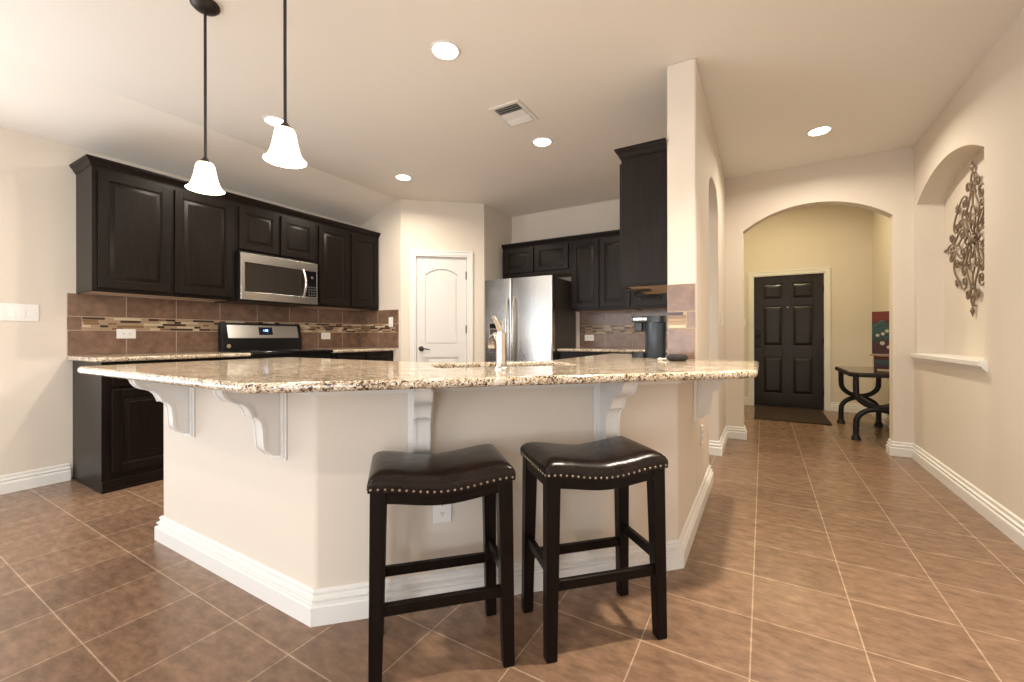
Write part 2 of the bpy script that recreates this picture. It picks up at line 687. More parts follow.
# arch wall to the foyer
AX0, AX1 = -0.17, 0.985
pa = [(XP0, 0), (AX0, 0)] + list(reversed(seg_arch(AX0, AX1, 2.12, 0.20))) + [(AX1, 0), (XR + 0.2, 0), (XR + 0.2, CZ), (XP0, CZ)]
struct('wall_arch', MB().prism(pa, YA, YA + 0.12, 'xz'), M['wall'], 'beige wall with wide arched opening into the foyer', 'wall')

# right wall with the arched niche
NY0, NY1 = 3.575, 4.85
nh = [(NY0, 0.90), (NY1, 0.90)] + seg_arch(NY0, NY1, 2.165, 0.165)
struct('wall_right', MB().prism([(-6.8, 0), (YA + 0.05, 0), (YA + 0.05, CZ), (-6.8, CZ)], XR, XR + 0.17, 'yz', [nh, [(-4.7, 0.35), (-2.1, 0.35), (-2.1, 2.35), (-4.7, 2.35)]]), M['wall'],
       'beige hall wall on the right with arched niche', 'wall')
struct('wall_niche', MB().box(XR + 0.17, XR + 0.22, 3.3, YA + 0.05, 0.7, 2.6), M['wall'], 'beige back panel of the arched niche', 'wall')

# foyer
FX0, FX1, FZ = -0.75, 1.27, 3.15
DX0, DX1, DTOP = -0.132, 0.756, 1.957
struct('wall_foyer_back', MB().prism([(FX0 - 0.1, 0), (DX0, 0), (DX0, DTOP), (DX1, DTOP), (DX1, 0), (FX1 + 0.1, 0), (FX1 + 0.1, FZ), (FX0 - 0.1, FZ)],
                                     YD, YD + 0.12, 'xz'), M['wall'], 'beige foyer wall around the front door', 'wall')
struct('wall_foyer_right', MB().box(FX1, FX1 + 0.1, YA + 0.12, YD + 0.1, 0, FZ), M['wall'], 'beige foyer wall behind the console table', 'wall')
struct('wall_foyer_left', MB().box(FX0 - 0.1, FX0, YA + 0.12, YD + 0.1, 0, FZ), M['wall'], 'beige foyer wall on the left', 'wall')
struct('wall_foyer_front', MB().box(FX0 - 0.1, FX1 + 0.1, YA + 0.06, YA + 0.12, CZ + 0.0, FZ), M['wall'], 'beige foyer wall above the arch', 'wall')
struct('ceiling_foyer', MB().box(FX0 - 0.1, FX1 + 0.1, YA + 0.06, YD + 0.1, FZ, FZ + 0.08), M['ceiling'], 'beige foyer ceiling', 'ceiling')

# island pony wall
IL, IY, IC, ID = -2.69, 0.975, -1.42, 2.06
isl = [(IL, IY), (IC, IY), (XP1, ID), (XP1, 2.69), (XP1 - 0.115, 2.69), (XP1 - 0.115, ID + 0.048), (IC - 0.048, IY + 0.115), (IL, IY + 0.115)]
struct('wall_island', MB().prism(isl, 0, 0.878, 'xy'), M['wall'], 'low beige wall under the bar counter', 'wall', 0.014, 3)

# ------------------------------------------------------------------ baseboards and trim
BB = [(0, 0), (0.026, 0), (0.026, 0.066), (0.023, 0.071), (0.014, 0.073), (0.013, 0.078), (0.020, 0.085), (0.020, 0.091), (0.010, 0.096), (0.008, 0.104), (0.0115, 0.110), (0.010, 0.117), (0.004, 0.122), (0, 0.122)]


def baseboard(name, path, label):
    struct(name, MB().sweep(path, BB), M['trim'], label, 'baseboard', 0, 2, 12)


baseboard('baseboard_left', [(XL, -6.5), (XL, 1.035)], 'white baseboard along the left wall up to the cabinet')
baseboard('baseboard_island', [(IL, IY + 0.115), (IL, IY), (IC, IY), (XP1, ID), (XP1, 3.36), (XP0, 3.36)], 'white baseboard wrapping the bar wall')
baseboard('baseboard_hall', [(XP0, 4.16), (XP1, 4.16), (XP1, YA), (AX0, YA), (AX0, YA + 0.12)], 'white baseboard on the stub wall left of the foyer arch')
baseboard('baseboard_right', [(AX1, YA + 0.12), (AX1, YA), (XR, YA), (XR, -6.5)], 'white baseboard along the right hall wall')
baseboard('baseboard_foyer_left', [(FX0, YD), (DX0 - 0.06, YD)], 'white baseboard left of the front door')
baseboard('baseboard_foyer_right', [(DX1 + 0.06, YD), (FX1, YD), (FX1, YA + 0.12)], 'white baseboard behind the console table')

TR = [(0, 0.835), (0.010, 0.835), (0.014, 0.848), (0.014, 0.868), (0.02, 0.874), (0.02, 0.882), (0, 0.882)]
struct('trim_1', MB().sweep([(IC - 0.12, IY), (IC, IY), (XP1, ID), (XP1, 2.69)], TR), M['trim'], 'thin white trim under the bar counter', 'trim')
# niche sill
SP = [(0, 0.838), (0.008, 0.838), (0.012, 0.850), (0.022, 0.858), (0.026, 0.870), (0.040, 0.872), (0.040, 0.898), (0.036, 0.902), (0, 0.902)]
sl = MB().sweep([(XR + 0.0, 4.905), (XR, 3.53)], SP)
sl.box(XR, XR + 0.17, NY0, NY1, 0.88, 0.902)
struct('trim_2', sl, M['trim'], 'white sill ledge under the arched niche', 'trim')

# ------------------------------------------------------------------ doors
CAS = 0.058


def casing(name, w0, w1, h, label, loc, rz, side=-1):
    """door casing on the face y=0 (towards -y), with an inner jamb"""
    m = MB()
    for s, a in ((-1, w0), (1, w1)):
        x0, x1 = (a - CAS, a - 0.004) if s < 0 else (a + 0.004, a + CAS)
        m.box(x0, x1, -0.016, 0, 0, h + 0.004)
        xe0, xe1 = (x0 - 0.004, x0 + 0.014) if s < 0 else (x1 - 0.014, x1 + 0.004)
        m.box(xe0, xe1, -0.022, -0.0165, 0, h + CAS - 0.014)
        j0, j1 = (a - 0.004, a + 0.012) if s < 0 else (a - 0.012, a + 0.004)
        m.box(j0, j1, -0.010, 0.11, 0, h - 0.012)
    m.box(w0 - CAS, w1 + CAS, -0.016, 0, h + 0.004, h + CAS)
    m.box(w0 - CAS - 0.004, w1 + CAS + 0.004, -0.022, -0.0165, h + CAS - 0.014, h + CAS + 0.004)
    m.box(w0 - 0.004, w1 + 0.004, -0.010, 0.11, h - 0.012, h + 0.004)
    tag(m.build(name, M['trim'], None, 0.002, 1, 35, loc, (0, 0, rz)), label, 'trim', None, 'structure')


def raised(m, x0, x1, z0, z1, yf, d, s, edge=0.004):
    """a raised field: bevelled frustum rising from yf+d (recess) to yf+edge"""
    b = [(x0, yf + d, z0), (x1, yf + d, z0), (x1, yf + d, z1), (x0, yf + d, z1)]
    t = [(x0 + s, yf + edge, z0 + s), (x1 - s, yf + edge, z0 + s), (x1 - s, yf + edge, z1 - s), (x0 + s, yf + edge, z1 - s)]
    m.add(b + t, [(4, 5, 6, 7), (0, 1, 5, 4), (1, 2, 6, 5), (2, 3, 7, 6), (3, 0, 4, 7), (3, 2, 1, 0)])
    m.box(x0 + s + 0.001, x1 - s - 0.001, yf + edge - 0.003, yf + edge + 0.002, z0 + s + 0.001, z1 - s - 0.001)


# --- pantry door (local frame: x along wall, -y towards the kitchen)
casing('trim_3', DW0, DW1, DH, 'white casing around the pantry door', (PX, PY, 0), PA)
dx0, dx1 = DW0 + 0.014, DW1 - 0.014
d1 = thing('door_1', 'white two panel pantry door with arched upper panel', 'door', (PX, PY, 0), PA, None, 'structure')
yf = 0.022
m = MB()
m.box(dx0, dx1, yf + 0.015, yf + 0.035, 0.008, DH - 0.014)
st = 0.105
ztop = DH - 0.014
m.box(dx0, dx0 + st, yf, yf + 0.03, 0.008, ztop)
m.box(dx1 - st, dx1, yf, yf + 0.03, 0.008, ztop)
m.box(dx0 + st, dx1 - st, yf, yf + 0.03, 0.008, 0.24)
m.box(dx0 + st, dx1 - st, yf, yf + 0.03, 0.80, 0.95)
xa, xb = dx0 + st, dx1 - st
m.prism([(xa, ztop), (xa, 1.80)] + list(reversed(seg_arch(xa, xb, 1.80, 0.075, 16))) + [(xb, 1.80), (xb, ztop)], yf, yf + 0.03, 'xz')
g = 0.026
for z0, z1 in ((0.24, 0.80),):
    raised(m, xa + g, xb - g, z0 + g, z1 - g, yf, 0.015, 0.012)
ap = [(xa + g, 0.95 + g), (xb - g, 0.95 + g)] + seg_arch(xa + g, xb - g, 1.80 - g, 0.070, 16)
m.prism(ap, yf + 0.004, yf + 0.016, 'xz')
for k in range(1, 4):
    xg = xa + g + (xb - xa - 2 * g) * k / 4
    m.box(xg - 0.003, xg + 0.003, yf + 0.0012, yf + 0.0045, 0.98, 1.80)
m.build('leaf', M['white_door'], d1, 0.0025, 2)
hm = MB()
hx = dx0 + 0.058
hm.lathe([(0.0, yf - 0.012), (0.024, yf - 0.012), (0.032, yf - 0.004), (0.032, yf), (0, yf)], (hx, 0, 0.905), 20, 'y')
hm.lathe([(0.0, yf - 0.045), (0.011, yf - 0.045), (0.011, yf - 0.01), (0, yf - 0.01)], (hx, 0, 0.905), 12, 'y')
hm.tube([(hx - 0.008, yf - 0.045, 0.905), (hx + 0.03, yf - 0.047, 0.908), (hx + 0.07, yf - 0.045, 0.902), (hx + 0.10, yf - 0.042, 0.896)], [0.010, 0.009, 0.007, 0.006], 10)
tag(hm.build('door_handle', M['bronze'], d1, 0), 'dark bronze lever handle')
for z in (0.3, 1.14, 1.80):
    k = MB().box(dx1 - 0.010, dx1 + 0.010, yf - 0.014, yf + 0.002, z - 0.045, z + 0.045)
    k.tube([(dx1 + 0.002, yf - 0.016, z - 0.05), (dx1 + 0.002, yf - 0.016, z + 0.05)], 0.008, 8)
    tag(k.build('hinge', M['bronze'], d1), 'dark bronze hinge')

# --- front door, six panels
casing('trim_4', DX0, DX1, DTOP, 'white casing around the dark front door', (0, YD, 0), 0)
d2 = thing('door_2', 'dark brown six panel front door under the foyer arch', 'door', (0, YD, 0), 0, None, 'structure')
fx0, fx1 = DX0 + 0.014, DX1 - 0.014
fz1 = DTOP - 0.014
yf = 0.02
m = MB()
m.box(fx0, fx1, yf + 0.019, yf + 0.045, 0.008, fz1)
W = fx1 - fx0
s_ = 0.118
mid = 0.115
c0, c1 = fx0 + W / 2 - mid / 2, fx0 + W / 2 + mid / 2
rails = [(0.008, 0.20), (0.745, 0.905), (1.50, 1.60), (1.83, fz1)]
for x0, x1 in ((fx0, fx0 + s_), (fx1 - s_, fx1), (c0, c1)):
    m.box(x0, x1, yf, yf + 0.03, 0.008, fz1)
for z0, z1 in rails:
    m.box(fx0 + s_, c0, yf, yf + 0.03, z0, z1)
    m.box(c1, fx1 - s_, yf, yf + 0.03, z0, z1)
for x0, x1 in ((fx0 + s_, c0), (c1, fx1 - s_)):
    for (a0, a1), (b0, b1) in zip(rails[:-1], rails[1:]):
        raised(m, x0 + 0.012, x1 - 0.012, a1 + 0.012, b0 - 0.012, yf, 0.0195, 0.034, 0.003)
m.build('leaf', M['door_dark'], d2, 0.003, 2)
hx = fx0 + 0.055
k = MB().box(hx - 0.036, hx + 0.036, yf - 0.022, yf, 1.01, 1.155)
k.lathe([(0, yf - 0.035), (0.024, yf - 0.035), (0.030, yf - 0.015), (0, yf - 0.015)], (hx, 0, 1.07), 18, 'y')
tag(k.build('deadbolt', M['iron'], d2, 0.006, 2), 'black keypad deadbolt')
k = MB()
k.lathe([(0, yf - 0.012), (0.03, yf - 0.012), (0.034, yf), (0, yf)], (hx, 0, 0.905), 18, 'y')
k.lathe([(0, yf - 0.05), (0.012, yf - 0.05), (0.012, yf), (0, yf)], (hx, 0, 0.905), 12, 'y')
k.tube([(hx, yf - 0.05, 0.905), (hx + 0.05, yf - 0.05, 0.905), (hx + 0.105, yf - 0.046, 0.900)], [0.011, 0.009, 0.007], 8)
tag(k.build('door_handle', M['iron'], d2), 'black lever handle')
MB().box(DX0 + 0.013, DX1 - 0.013, -0.01, 0.12, 0.0, 0.0075).build('light_gap_threshold', M['bronze'], d2)  # threshold strip added to block sky light leaking under the door
k = MB().lathe([(0, yf - 0.006), (0.010, yf - 0.006), (0.013, yf), (0, yf)], (fx0 + W / 2, 0, 1.475), 14, 'y')
k.build('peephole', M['nail'], d2)
for z in (0.25, 0.98, 1.72):
    k = MB().tube([(fx1 + 0.004, yf - 0.008, z - 0.05), (fx1 + 0.004, yf - 0.008, z + 0.05)], 0.009, 8)
    k.box(fx1 - 0.004, fx1 + 0.012, yf - 0.006, yf + 0.002, z - 0.05, z + 0.05)
    k.build('hinge', M['iron'], d2)

# ------------------------------------------------------------------ cabinets
RZL, RZB, RZP = R(90), 0.0, R(-90)     # facing +X, -Y, -X


def cab_door(m, x0, x1, z0, z1, y=-0.020, fw=0.055, drawer=False):
    """raised panel cabinet door standing on the face frame (face at y=0)"""
    t = 0.020
    if drawer:
        m.box(x0, x1, y, y + t, z0, z1)
        raised(m, x0 + 0.02, x1 - 0.02, z0 + 0.02, z1 - 0.02, y - 0.004, 0.004, 0.012, 0)
        return
    m.box(x0 + 0.01, x1 - 0.01, y + 0.010, y + t, z0 + 0.01, z1 - 0.01)
    m.box(x0, x0 + fw, y, y + t, z0, z1)
    m.box(x1 - fw, x1, y, y + t, z0, z1)
    m.box(x0 + fw, x1 - fw, y, y + t, z0, z0 + fw)
    m.box(x0 + fw, x1 - fw, y, y + t, z1 - fw, z1)
    # inner ogee lip
    lp = 0.007
    a0, a1, b0, b1 = x0 + fw, x1 - fw, z0 + fw, z1 - fw
    for q in ((a0, a0 + lp, b0, b1), (a1 - lp, a1, b0, b1), (a0 + lp, a1 - lp, b0, b0 + lp), (a0 + lp, a1 - lp, b1 - lp, b1)):
        m.box(q[0], q[1], y + 0.004, y + t, q[2], q[3])
    raised(m, a0 + 0.010, a1 - 0.010, b0 + 0.010, b1 - 0.010, y, 0.0105, 0.024, 0.003)


def cabinet(name, label, W, D, z0, z1, doors, loc, rz, drawers=(), base=False, group=None):
    root = thing(name, label, 'cabinet', loc, rz, group)
    m = MB()
    if base:
        m.box(0, W, 0.0, D, z0 + 0.0, z1)
        m.mi = 0
        # furniture style base moulding to the floor
        m.box(0.0, W, -0.016, 0, z0, z0 + 0.075)
        m.box(-0.005, W + 0.002, -0.022, D, z0, z0 + 0.016)
    else:
        m.box(0, W, 0, D, z0 + 0.012, z1)
        # light rail and recessed underside
        m.box(0, W, 0, 0.02, z0, z0 + 0.012)
        m.box(0, 0.016, 0.02, D, z0, z0 + 0.012)
        m.box(W - 0.016, W, 0.02, D, z0, z0 + 0.012)
    m.build('carcass', M['cab'], root, 0.002, 1)
    if not base:
        MB().box(0.017, W - 0.017, 0.021, D - 0.002, z0 + 0.006, z0 + 0.0118).build('underside_panel', M['cab_in'], root)
    for x0, x1, a, b in doors:
        m = MB()
        cab_door(m, x0, x1, a, b)
        m.build('door', M['cab'], root, 0.0022, 2)
    for x0, x1, a, b in drawers:
        m = MB()
        cab_door(m, x0, x1, a, b, drawer=True)
        m.build('drawer', M['cab'], root, 0.0022, 2)
    return root


UF = -4.08
UD = UF - XL
Z0, Z1 = 1.377, 2.265
YU = 1.070
Y0, Y1, Y2, Y3 = 1.055, 2.015, 2.815, 3.67
g_ = 0.028


def pair(W, a, b, mid=0.030):
    return [(g_, W / 2 - mid / 2, a, b), (W / 2 + mid / 2, W - g_, a, b)]


cabinet('wall_cabinet', 'dark upper cabinet with two tall doors nearest the left wall switch', Y1 - YU, UD, Z0, Z1, pair(Y1 - YU, Z0 + 0.028, Z1 - 0.03), (UF, YU, 0), RZL)
cabinet('wall_cabinet', 'short dark two door cabinet directly above the microwave', Y2 - Y1, UD, 1.83, Z1, pair(Y2 - Y1, 1.85, Z1 - 0.03), (UF, Y1, 0), RZL)
cabinet('wall_cabinet', 'dark upper cabinet with two tall doors right of the microwave', Y3 - Y2, UD, Z0, Z1, pair(Y3 - Y2, Z0 + 0.028, Z1 - 0.03), (UF, Y2, 0), RZL)
CR = [(o * 0.86, z * 0.78) for o, z in [(0, 0), (0.007, 0), (0.008, 0.012), (0.015, 0.017), (0.019, 0.030), (0.028, 0.046), (0.036, 0.054), (0.037, 0.062), (0.042, 0.066), (0.042, 0.078), (0, 0.078)]]


def crown(path, zb, label):
    tag(MB().sweep(path, [(o, z + zb) for o, z in CR]).build('crown_moulding', M['cab'], None, 0, smooth=15), label, 'moulding')


crown([(XL + 0.001, YU), (UF, YU), (UF, Y3)], Z1 - 0.001, 'dark crown moulding along the top of the left upper cabinets')

# back wall uppers
BF = 4.68
BD = YB - BF - 0.002
BX0, BX1, BX2 = -2.905, -1.955, -1.225
ZB1 = 2.185
cabinet('wall_cabinet', 'short dark two door cabinet above the refrigerator', BX1 - BX0, BD, 1.80, ZB1,
        [(0.03, 0.455, 1.855, ZB1 - 0.025), (0.48, 0.92, 1.855, ZB1 - 0.025)], (BX0, BF, 0), RZB)
cabinet('wall_cabinet', 'tall dark two door cabinet on the back wall right of the refrigerator', BX2 - BX1, BD, 1.352, ZB1,
        [(0.022, 0.345, 1.385, ZB1 - 0.025), (0.36, 0.70, 1.385, ZB1 - 0.025)], (BX1, BF, 0), RZB)
cabinet('wall_cabinet', 'dark back wall cabinet half hidden behind the hanging pillar cabinet', XP0 - 0.004 - BX2, BD, 1.352, ZB1,
        [(0.04, 0.375, 1.385, ZB1 - 0.025), (0.39, 0.70, 1.385, ZB1 - 0.025)], (BX2, BF, 0), RZB)
crown([(BX0, BF), (XP0 - 0.004, BF)], ZB1 - 0.012, 'dark crown moulding along the back wall cabinets')

# pillar upper
PU0, PU1 = 2.705, 3.325
cabinet('wall_cabinet', 'dark upper cabinet hanging on the pillar with its plain side facing the bar', PU1 - PU0, 0.28, 1.365, 2.20,
        pair(PU1 - PU0, 1.39, 2.17), (XP0 - 0.282, PU1, 0), RZP)
crown([(XP0 - 0.282, PU1), (XP0 - 0.282, PU0), (XP0 - 0.002, PU0)], 2.185, 'dark crown moulding on top of the pillar cabinet')

# bases
LB = -3.83
LD = LB - XL - 0.002
CT0, CT1 = 0.883, 0.915
BZ = CT0 - 0.002
cabinet('base_cabinet', 'dark base cabinet with exposed end panel left of the range', Y1 - Y0 - 0.02, LD, 0, BZ,
        [(0.05, 0.46, 0.12, 0.69), (0.49, 0.91, 0.12, 0.69)], (LB, Y0 - 0.005, 0), RZL, [(0.05, 0.46, 0.715, 0.86), (0.49, 0.91, 0.715, 0.86)], True)
cabinet('base_cabinet', 'dark base cabinet between the range and the pantry corner', YR - 0.012 - Y2, LD, 0, BZ,
        [(0.05, 0.41, 0.12, 0.69), (0.44, 0.79, 0.12, 0.69)], (LB, Y2 + 0.008, 0), RZL, [(0.05, 0.41, 0.715, 0.86), (0.44, 0.79, 0.715, 0.86)], True)
BBX = -2.00
cabinet('base_cabinet', 'dark base cabinet on the back wall beside the refrigerator', XP0 - 0.004 - BBX, 0.60, 0, BZ,
        [(0.05, 0.49, 0.12, 0.69), (0.52, 0.96, 0.12, 0.69), (0.99, 1.44, 0.12, 0.69)], (BBX, YB - 0.602, 0), RZB,
        [(0.05, 0.49, 0.715, 0.86), (0.52, 0.96, 0.715, 0.86), (0.99, 1.44, 0.715, 0.86)], True)
# island bases, doors toward the kitchen
RZI = R(180)
cabinet('base_cabinet', 'dark island base cabinet behind the left bar wall', 1.16, 0.56, 0, BZ,
        [(0.05, 0.57, 0.12, 0.69), (0.60, 1.11, 0.12, 0.69)], (-1.525, 1.655, 0), RZI, [(0.05, 0.57, 0.715, 0.86), (0.60, 1.11, 0.715, 0.86)], True)
cabinet('base_cabinet', 'dark base cabinet under the pillar end of the bar counter', 0.56, 0.53, 0, BZ,
        [(0.04, 0.52, 0.12, 0.69)], (-1.035, 2.745 + 0.56, 0), RZP, [(0.04, 0.52, 0.715, 0.86)], True)


# ------------------------------------------------------------------ countertops
def rounded(pts, rad, n=5):
    """round the corners of a polygon; rad per vertex (0 keeps it sharp)"""
    out = []
    k = len(pts)
    for i in range(k):
        p, a, b = Vector(pts[i]), Vector(pts[i - 1]), Vector(pts[(i + 1) % k])
        r = rad[i] if isinstance(rad, (list, tuple)) else rad
        if r <= 0:
            out.append((p.x, p.y))
            continue
        u, w = (a - p).normalized(), (b - p).normalized()
        s, e = p + u * r, p + w * r
        for j in range(n + 1):
            t = j / n
            q = s * (1 - t) ** 2 + p * 2 * t * (1 - t) + e * t ** 2
            out.append((q.x, q.y))
    return out


def slab(name, outer, holes, z0, z1, label, parent=None, nose=0.013):
    """stone slab with eased (bullnose) edges all round"""
    cu = bpy.data.curves.new(name, 'CURVE')
    cu.dimensions = '2D'
    cu.fill_mode = 'BOTH'
    # 2-D curve bevel grows the outline, so draw it inset
    def inset(pts, d):
        k = len(pts)
        ar = sum(pts[i][0] * pts[(i + 1) % k][1] - pts[(i + 1) % k][0] * pts[i][1] for i in range(k))
        sg = 1 if ar > 0 else -1
        res = []
        for i in range(k):
            p, a, b = Vector(pts[i]), Vector(pts[i - 1]), Vector(pts[(i + 1) % k])
            e0, e1 = (p - a), (b - p)
            if e0.length < 1e-6 or e1.length < 1e-6:
                continue
            e0.normalize(); e1.normalize()
            n0, n1 = Vector((-e0.y, e0.x)) * sg, Vector((-e1.y, e1.x)) * sg
            nn = (n0 + n1).normalized()
            nn = nn / max(0.35, nn.dot(n0))
            q = p + nn * d
            res.append((q.x, q.y))
        return res
    for pts in [inset(outer, nose)] + [inset(h, -nose) for h in holes]:
        s = cu.splines.new('POLY')
        s.points.add(len(pts) - 1)
        for sp, p in zip(s.points, pts):
            sp.co = (p[0], p[1], 0, 1)
        s.use_cyclic_u = True
    cu.extrude = (z1 - z0) / 2 - nose
    cu.bevel_depth = nose
    cu.bevel_resolution = 3
    tmp = bpy.data.objects.new(name + '_c', cu)
    COL.objects.link(tmp)
    dg = bpy.context.evaluated_depsgraph_get()
    dg.update()
    me = bpy.data.meshes.new_from_object(tmp.evaluated_get(dg))
    bpy.data.objects.remove(tmp)
    bpy.data.curves.remove(cu)
    me.name = name
    me.transform(Matrix.Translation((0, 0, (z0 + z1) / 2)))
    me.materials.clear()
    me.materials.append(M['granite'])
    me.shade_smooth()
    me.set_sharp_from_angle(angle=R(40))
    o = bpy.data.objects.new(name, me)
    COL.objects.link(o)
    return tag(o, label, 'countertop')


XI = -1.05
bar_out = [(-2.745, 0.665), (-1.285, 0.665), (-0.018, 1.932), (-0.018, 2.683), (XP0 - 0.006, 2.683), (XP0 - 0.006, 3.33), (XI, 3.33), (XI, 2.15), (-1.50, 1.70), (-2.745, 1.70)]
bar_pts = rounded(bar_out, [0.03, 0.05, 0.06, 0.03, 0, 0.01, 0.02, 0.05, 0.05, 0.03])
E1, EN = Vector((math.sqrt(0.5), math.sqrt(0.5))), Vector((math.sqrt(0.5), -math.sqrt(0.5)))
SC = E1 * 0.47 + EN * (-2.835 / math.sqrt(2))      # sink centre
SHL, SHW = 0.33, 0.148
sink_hole = [SC + E1 * a + EN * b for a, b in ((-SHL, -SHW), (SHL, -SHW), (SHL, SHW), (-SHL, SHW))]
slab('bar_countertop', bar_pts, [rounded([(p.x, p.y) for p in sink_hole], 0.05)], CT0, CT1, 'speckled tan granite bar countertop with an undermount sink cutout')
slab('countertop', rounded([(XL + 0.016, Y0 - 0.04), (LB + 0.032, Y0 - 0.04), (LB + 0.032, Y1 - 0.012), (XL + 0.016, Y1 - 0.012)], [0.0, 0.03, 0.0, 0.0]), [], CT0, CT1,
     'granite countertop left of the cooking range')
slab('countertop', [(XL + 0.016, Y2 + 0.002), (LB + 0.032, Y2 + 0.002), (LB + 0.032, YR - 0.015), (XL + 0.016, YR - 0.015)], [], CT0, CT1,
     'granite countertop between the range and the pantry corner')
slab('countertop', [(BBX, YB - 0.634), (XP0 - 0.006, YB - 0.634), (XP0 - 0.006, YB - 0.016), (BBX, YB - 0.016)], [], CT0, CT1,
     'granite countertop on the back wall beside the refrigerator')

# sink basin and its cabinet are one diagonal unit
sk = MB()
for (a0, a1, b0, b1, z0, z1) in ((-SHL - 0.012, SHL + 0.012, -SHW - 0.012, SHW + 0.012, 0.68, 0.69),
                                 (-SHL - 0.012, -SHL, -SHW - 0.012, SHW + 0.012, 0.69, 0.882), (SHL, SHL + 0.012, -SHW - 0.012, SHW + 0.012, 0.69, 0.882),
                                 (-SHL, SHL, -SHW - 0.012, -SHW, 0.69, 0.882), (-SHL, SHL, SHW, SHW + 0.012, 0.69, 0.882)):
    sk.box(a0, a1, b0, b1, z0, z1)
sink = sk.build('sink', M['steel'], None, 0.004, 2, 35, (SC.x, SC.y, 0), (0, 0, R(45)))
tag(sink, 'stainless undermount sink set into the bar countertop', 'sink')
k = MB().lathe([(0, 0.692), (0.03, 0.692), (0.042, 0.6945), (0.042, 0.690), (0, 0.690)], (0, 0, 0), 20)
k.build('drain', M['chrome'], sink)

# faucet
fp = onfp = Vector((-0.925, 1.475))
fa = thing('faucet', 'brushed nickel faucet with upward lever on the bar counter', 'faucet', (fp.x, fp.y, CT1), R(45))
k = MB()
k.lathe([(0, 0), (0.031, 0), (0.031, 0.006), (0.026, 0.012), (0.0215, 0.03), (0.0205, 0.10), (0.022, 0.128), (0.021, 0.152), (0.0, 0.158)], (0, 0, 0), 24)
k.build('body', M['chrome'], fa)
k = MB().tube([(0, 0.008, 0.085), (0, 0.055, 0.115), (0, 0.11, 0.135), (0, 0.165, 0.128), (0, 0.195, 0.108), (0, 0.200, 0.085)], [0.017, 0.017, 0.016, 0.016, 0.017, 0.017], 14)
k.build('spout', M['chrome'], fa)
k = MB().tube([(0, 0.0, 0.150), (-0.010, -0.006, 0.175), (-0.024, -0.012, 0.20), (-0.034, -0.015, 0.216)], [0.013, 0.011, 0.009, 0.007], 10)
k.build('lever', M['chrome'], fa)

# ------------------------------------------------------------------ corbels
CP = [(0, 0.882), (0.245, 0.882), (0.245, 0.868), (0.238, 0.862), (0.232, 0.846), (0.218, 0.828), (0.198, 0.816), (0.172, 0.809), (0.152, 0.800), (0.136, 0.784), (0.126, 0.764),
      (0.120, 0.748), (0.108, 0.747), (0.094, 0.740), (0.083, 0.722), (0.078, 0.700), (0.0755, 0.670), (0.0735, 0.640), (0.072, 0.622), (0.062, 0.606), (0.045, 0.598), (0.040, 0.590), (0.030, 0.582), (0.0, 0.572)]


CP = [(o * 0.86, 0.882 - (0.882 - z) * 0.95) for o, z in CP]


def corbel_root(label, x, y, rz):
    return thing('corbel', label, 'corbel', (x, y, 0), rz)


def make_corbel(root):
    m = MB()
    m.prism([(-o - 0.016, z) for o, z in CP], -0.026, 0.026, 'yz')
    m.build('bracket', M['trim'], root, 0.004, 2)
    # proud edge strip that follows the scroll
    front = CP[2:-1]
    for s in (-1, 1):
        x0, x1 = (0.020, 0.031) if s > 0 else (-0.031, -0.020)
        vs_, fs_ = [], []
        for o, z in front:
            vs_ += [(x0, -o - 0.019, z - 0.001), (x1, -o - 0.019, z - 0.001), (x1, -o - 0.006, z), (x0, -o - 0.006, z)]
        k_ = len(front)
        for i in range(k_ - 1):
            for j in range(4):
                fs_.append((i * 4 + j, i * 4 + (j + 1) % 4, i * 4 + 4 + (j + 1) % 4, i * 4 + 4 + j))
        fs_ += [(3, 2, 1, 0), tuple((k_ - 1) * 4 + j for j in range(4))]
        MB().add(vs_, fs_).build('edge_moulding', M['trim'], root, 0)
    b = MB()
    b.box(-0.042, 0.042, -0.016, -0.0005, 0.577, 0.882)
    b.box(-0.050, 0.050, -0.008, -0.0005, 0.570, 0.882)
    b.build('backplate', M['trim'], root, 0.003, 2)


spots = [('white scroll corbel nearest the left end of the bar', -2.385, IY, 0),
         ('white scroll corbel on the left bar wall just before the corner', -1.64, IY, 0),
         ('white scroll corbel on the diagonal bar wall above the left stool', -1.150, 1.245, R(45)),
         ('white scroll corbel on the diagonal bar wall above the right stool', -0.598, 1.797, R(45)),
         ('white scroll corbel on the hall side of the bar', XP1, 2.60, R(90))]
c0_ = None
for lab, x, y, rz in spots:
    if c0_ is None:
        c0_ = corbel_root(lab, x, y, rz)
        make_corbel(c0_)
    else:
        c = copy_tree(c0_)
        c.location = (x, y, 0)
        c.rotation_euler = (0, 0, rz)
        c['label'] = lab
    
# ------------------------------------------------------------------ backsplash
MOS = [M['mos_a'], M['mos_b'], M['mos_c'], M['mos_d']]


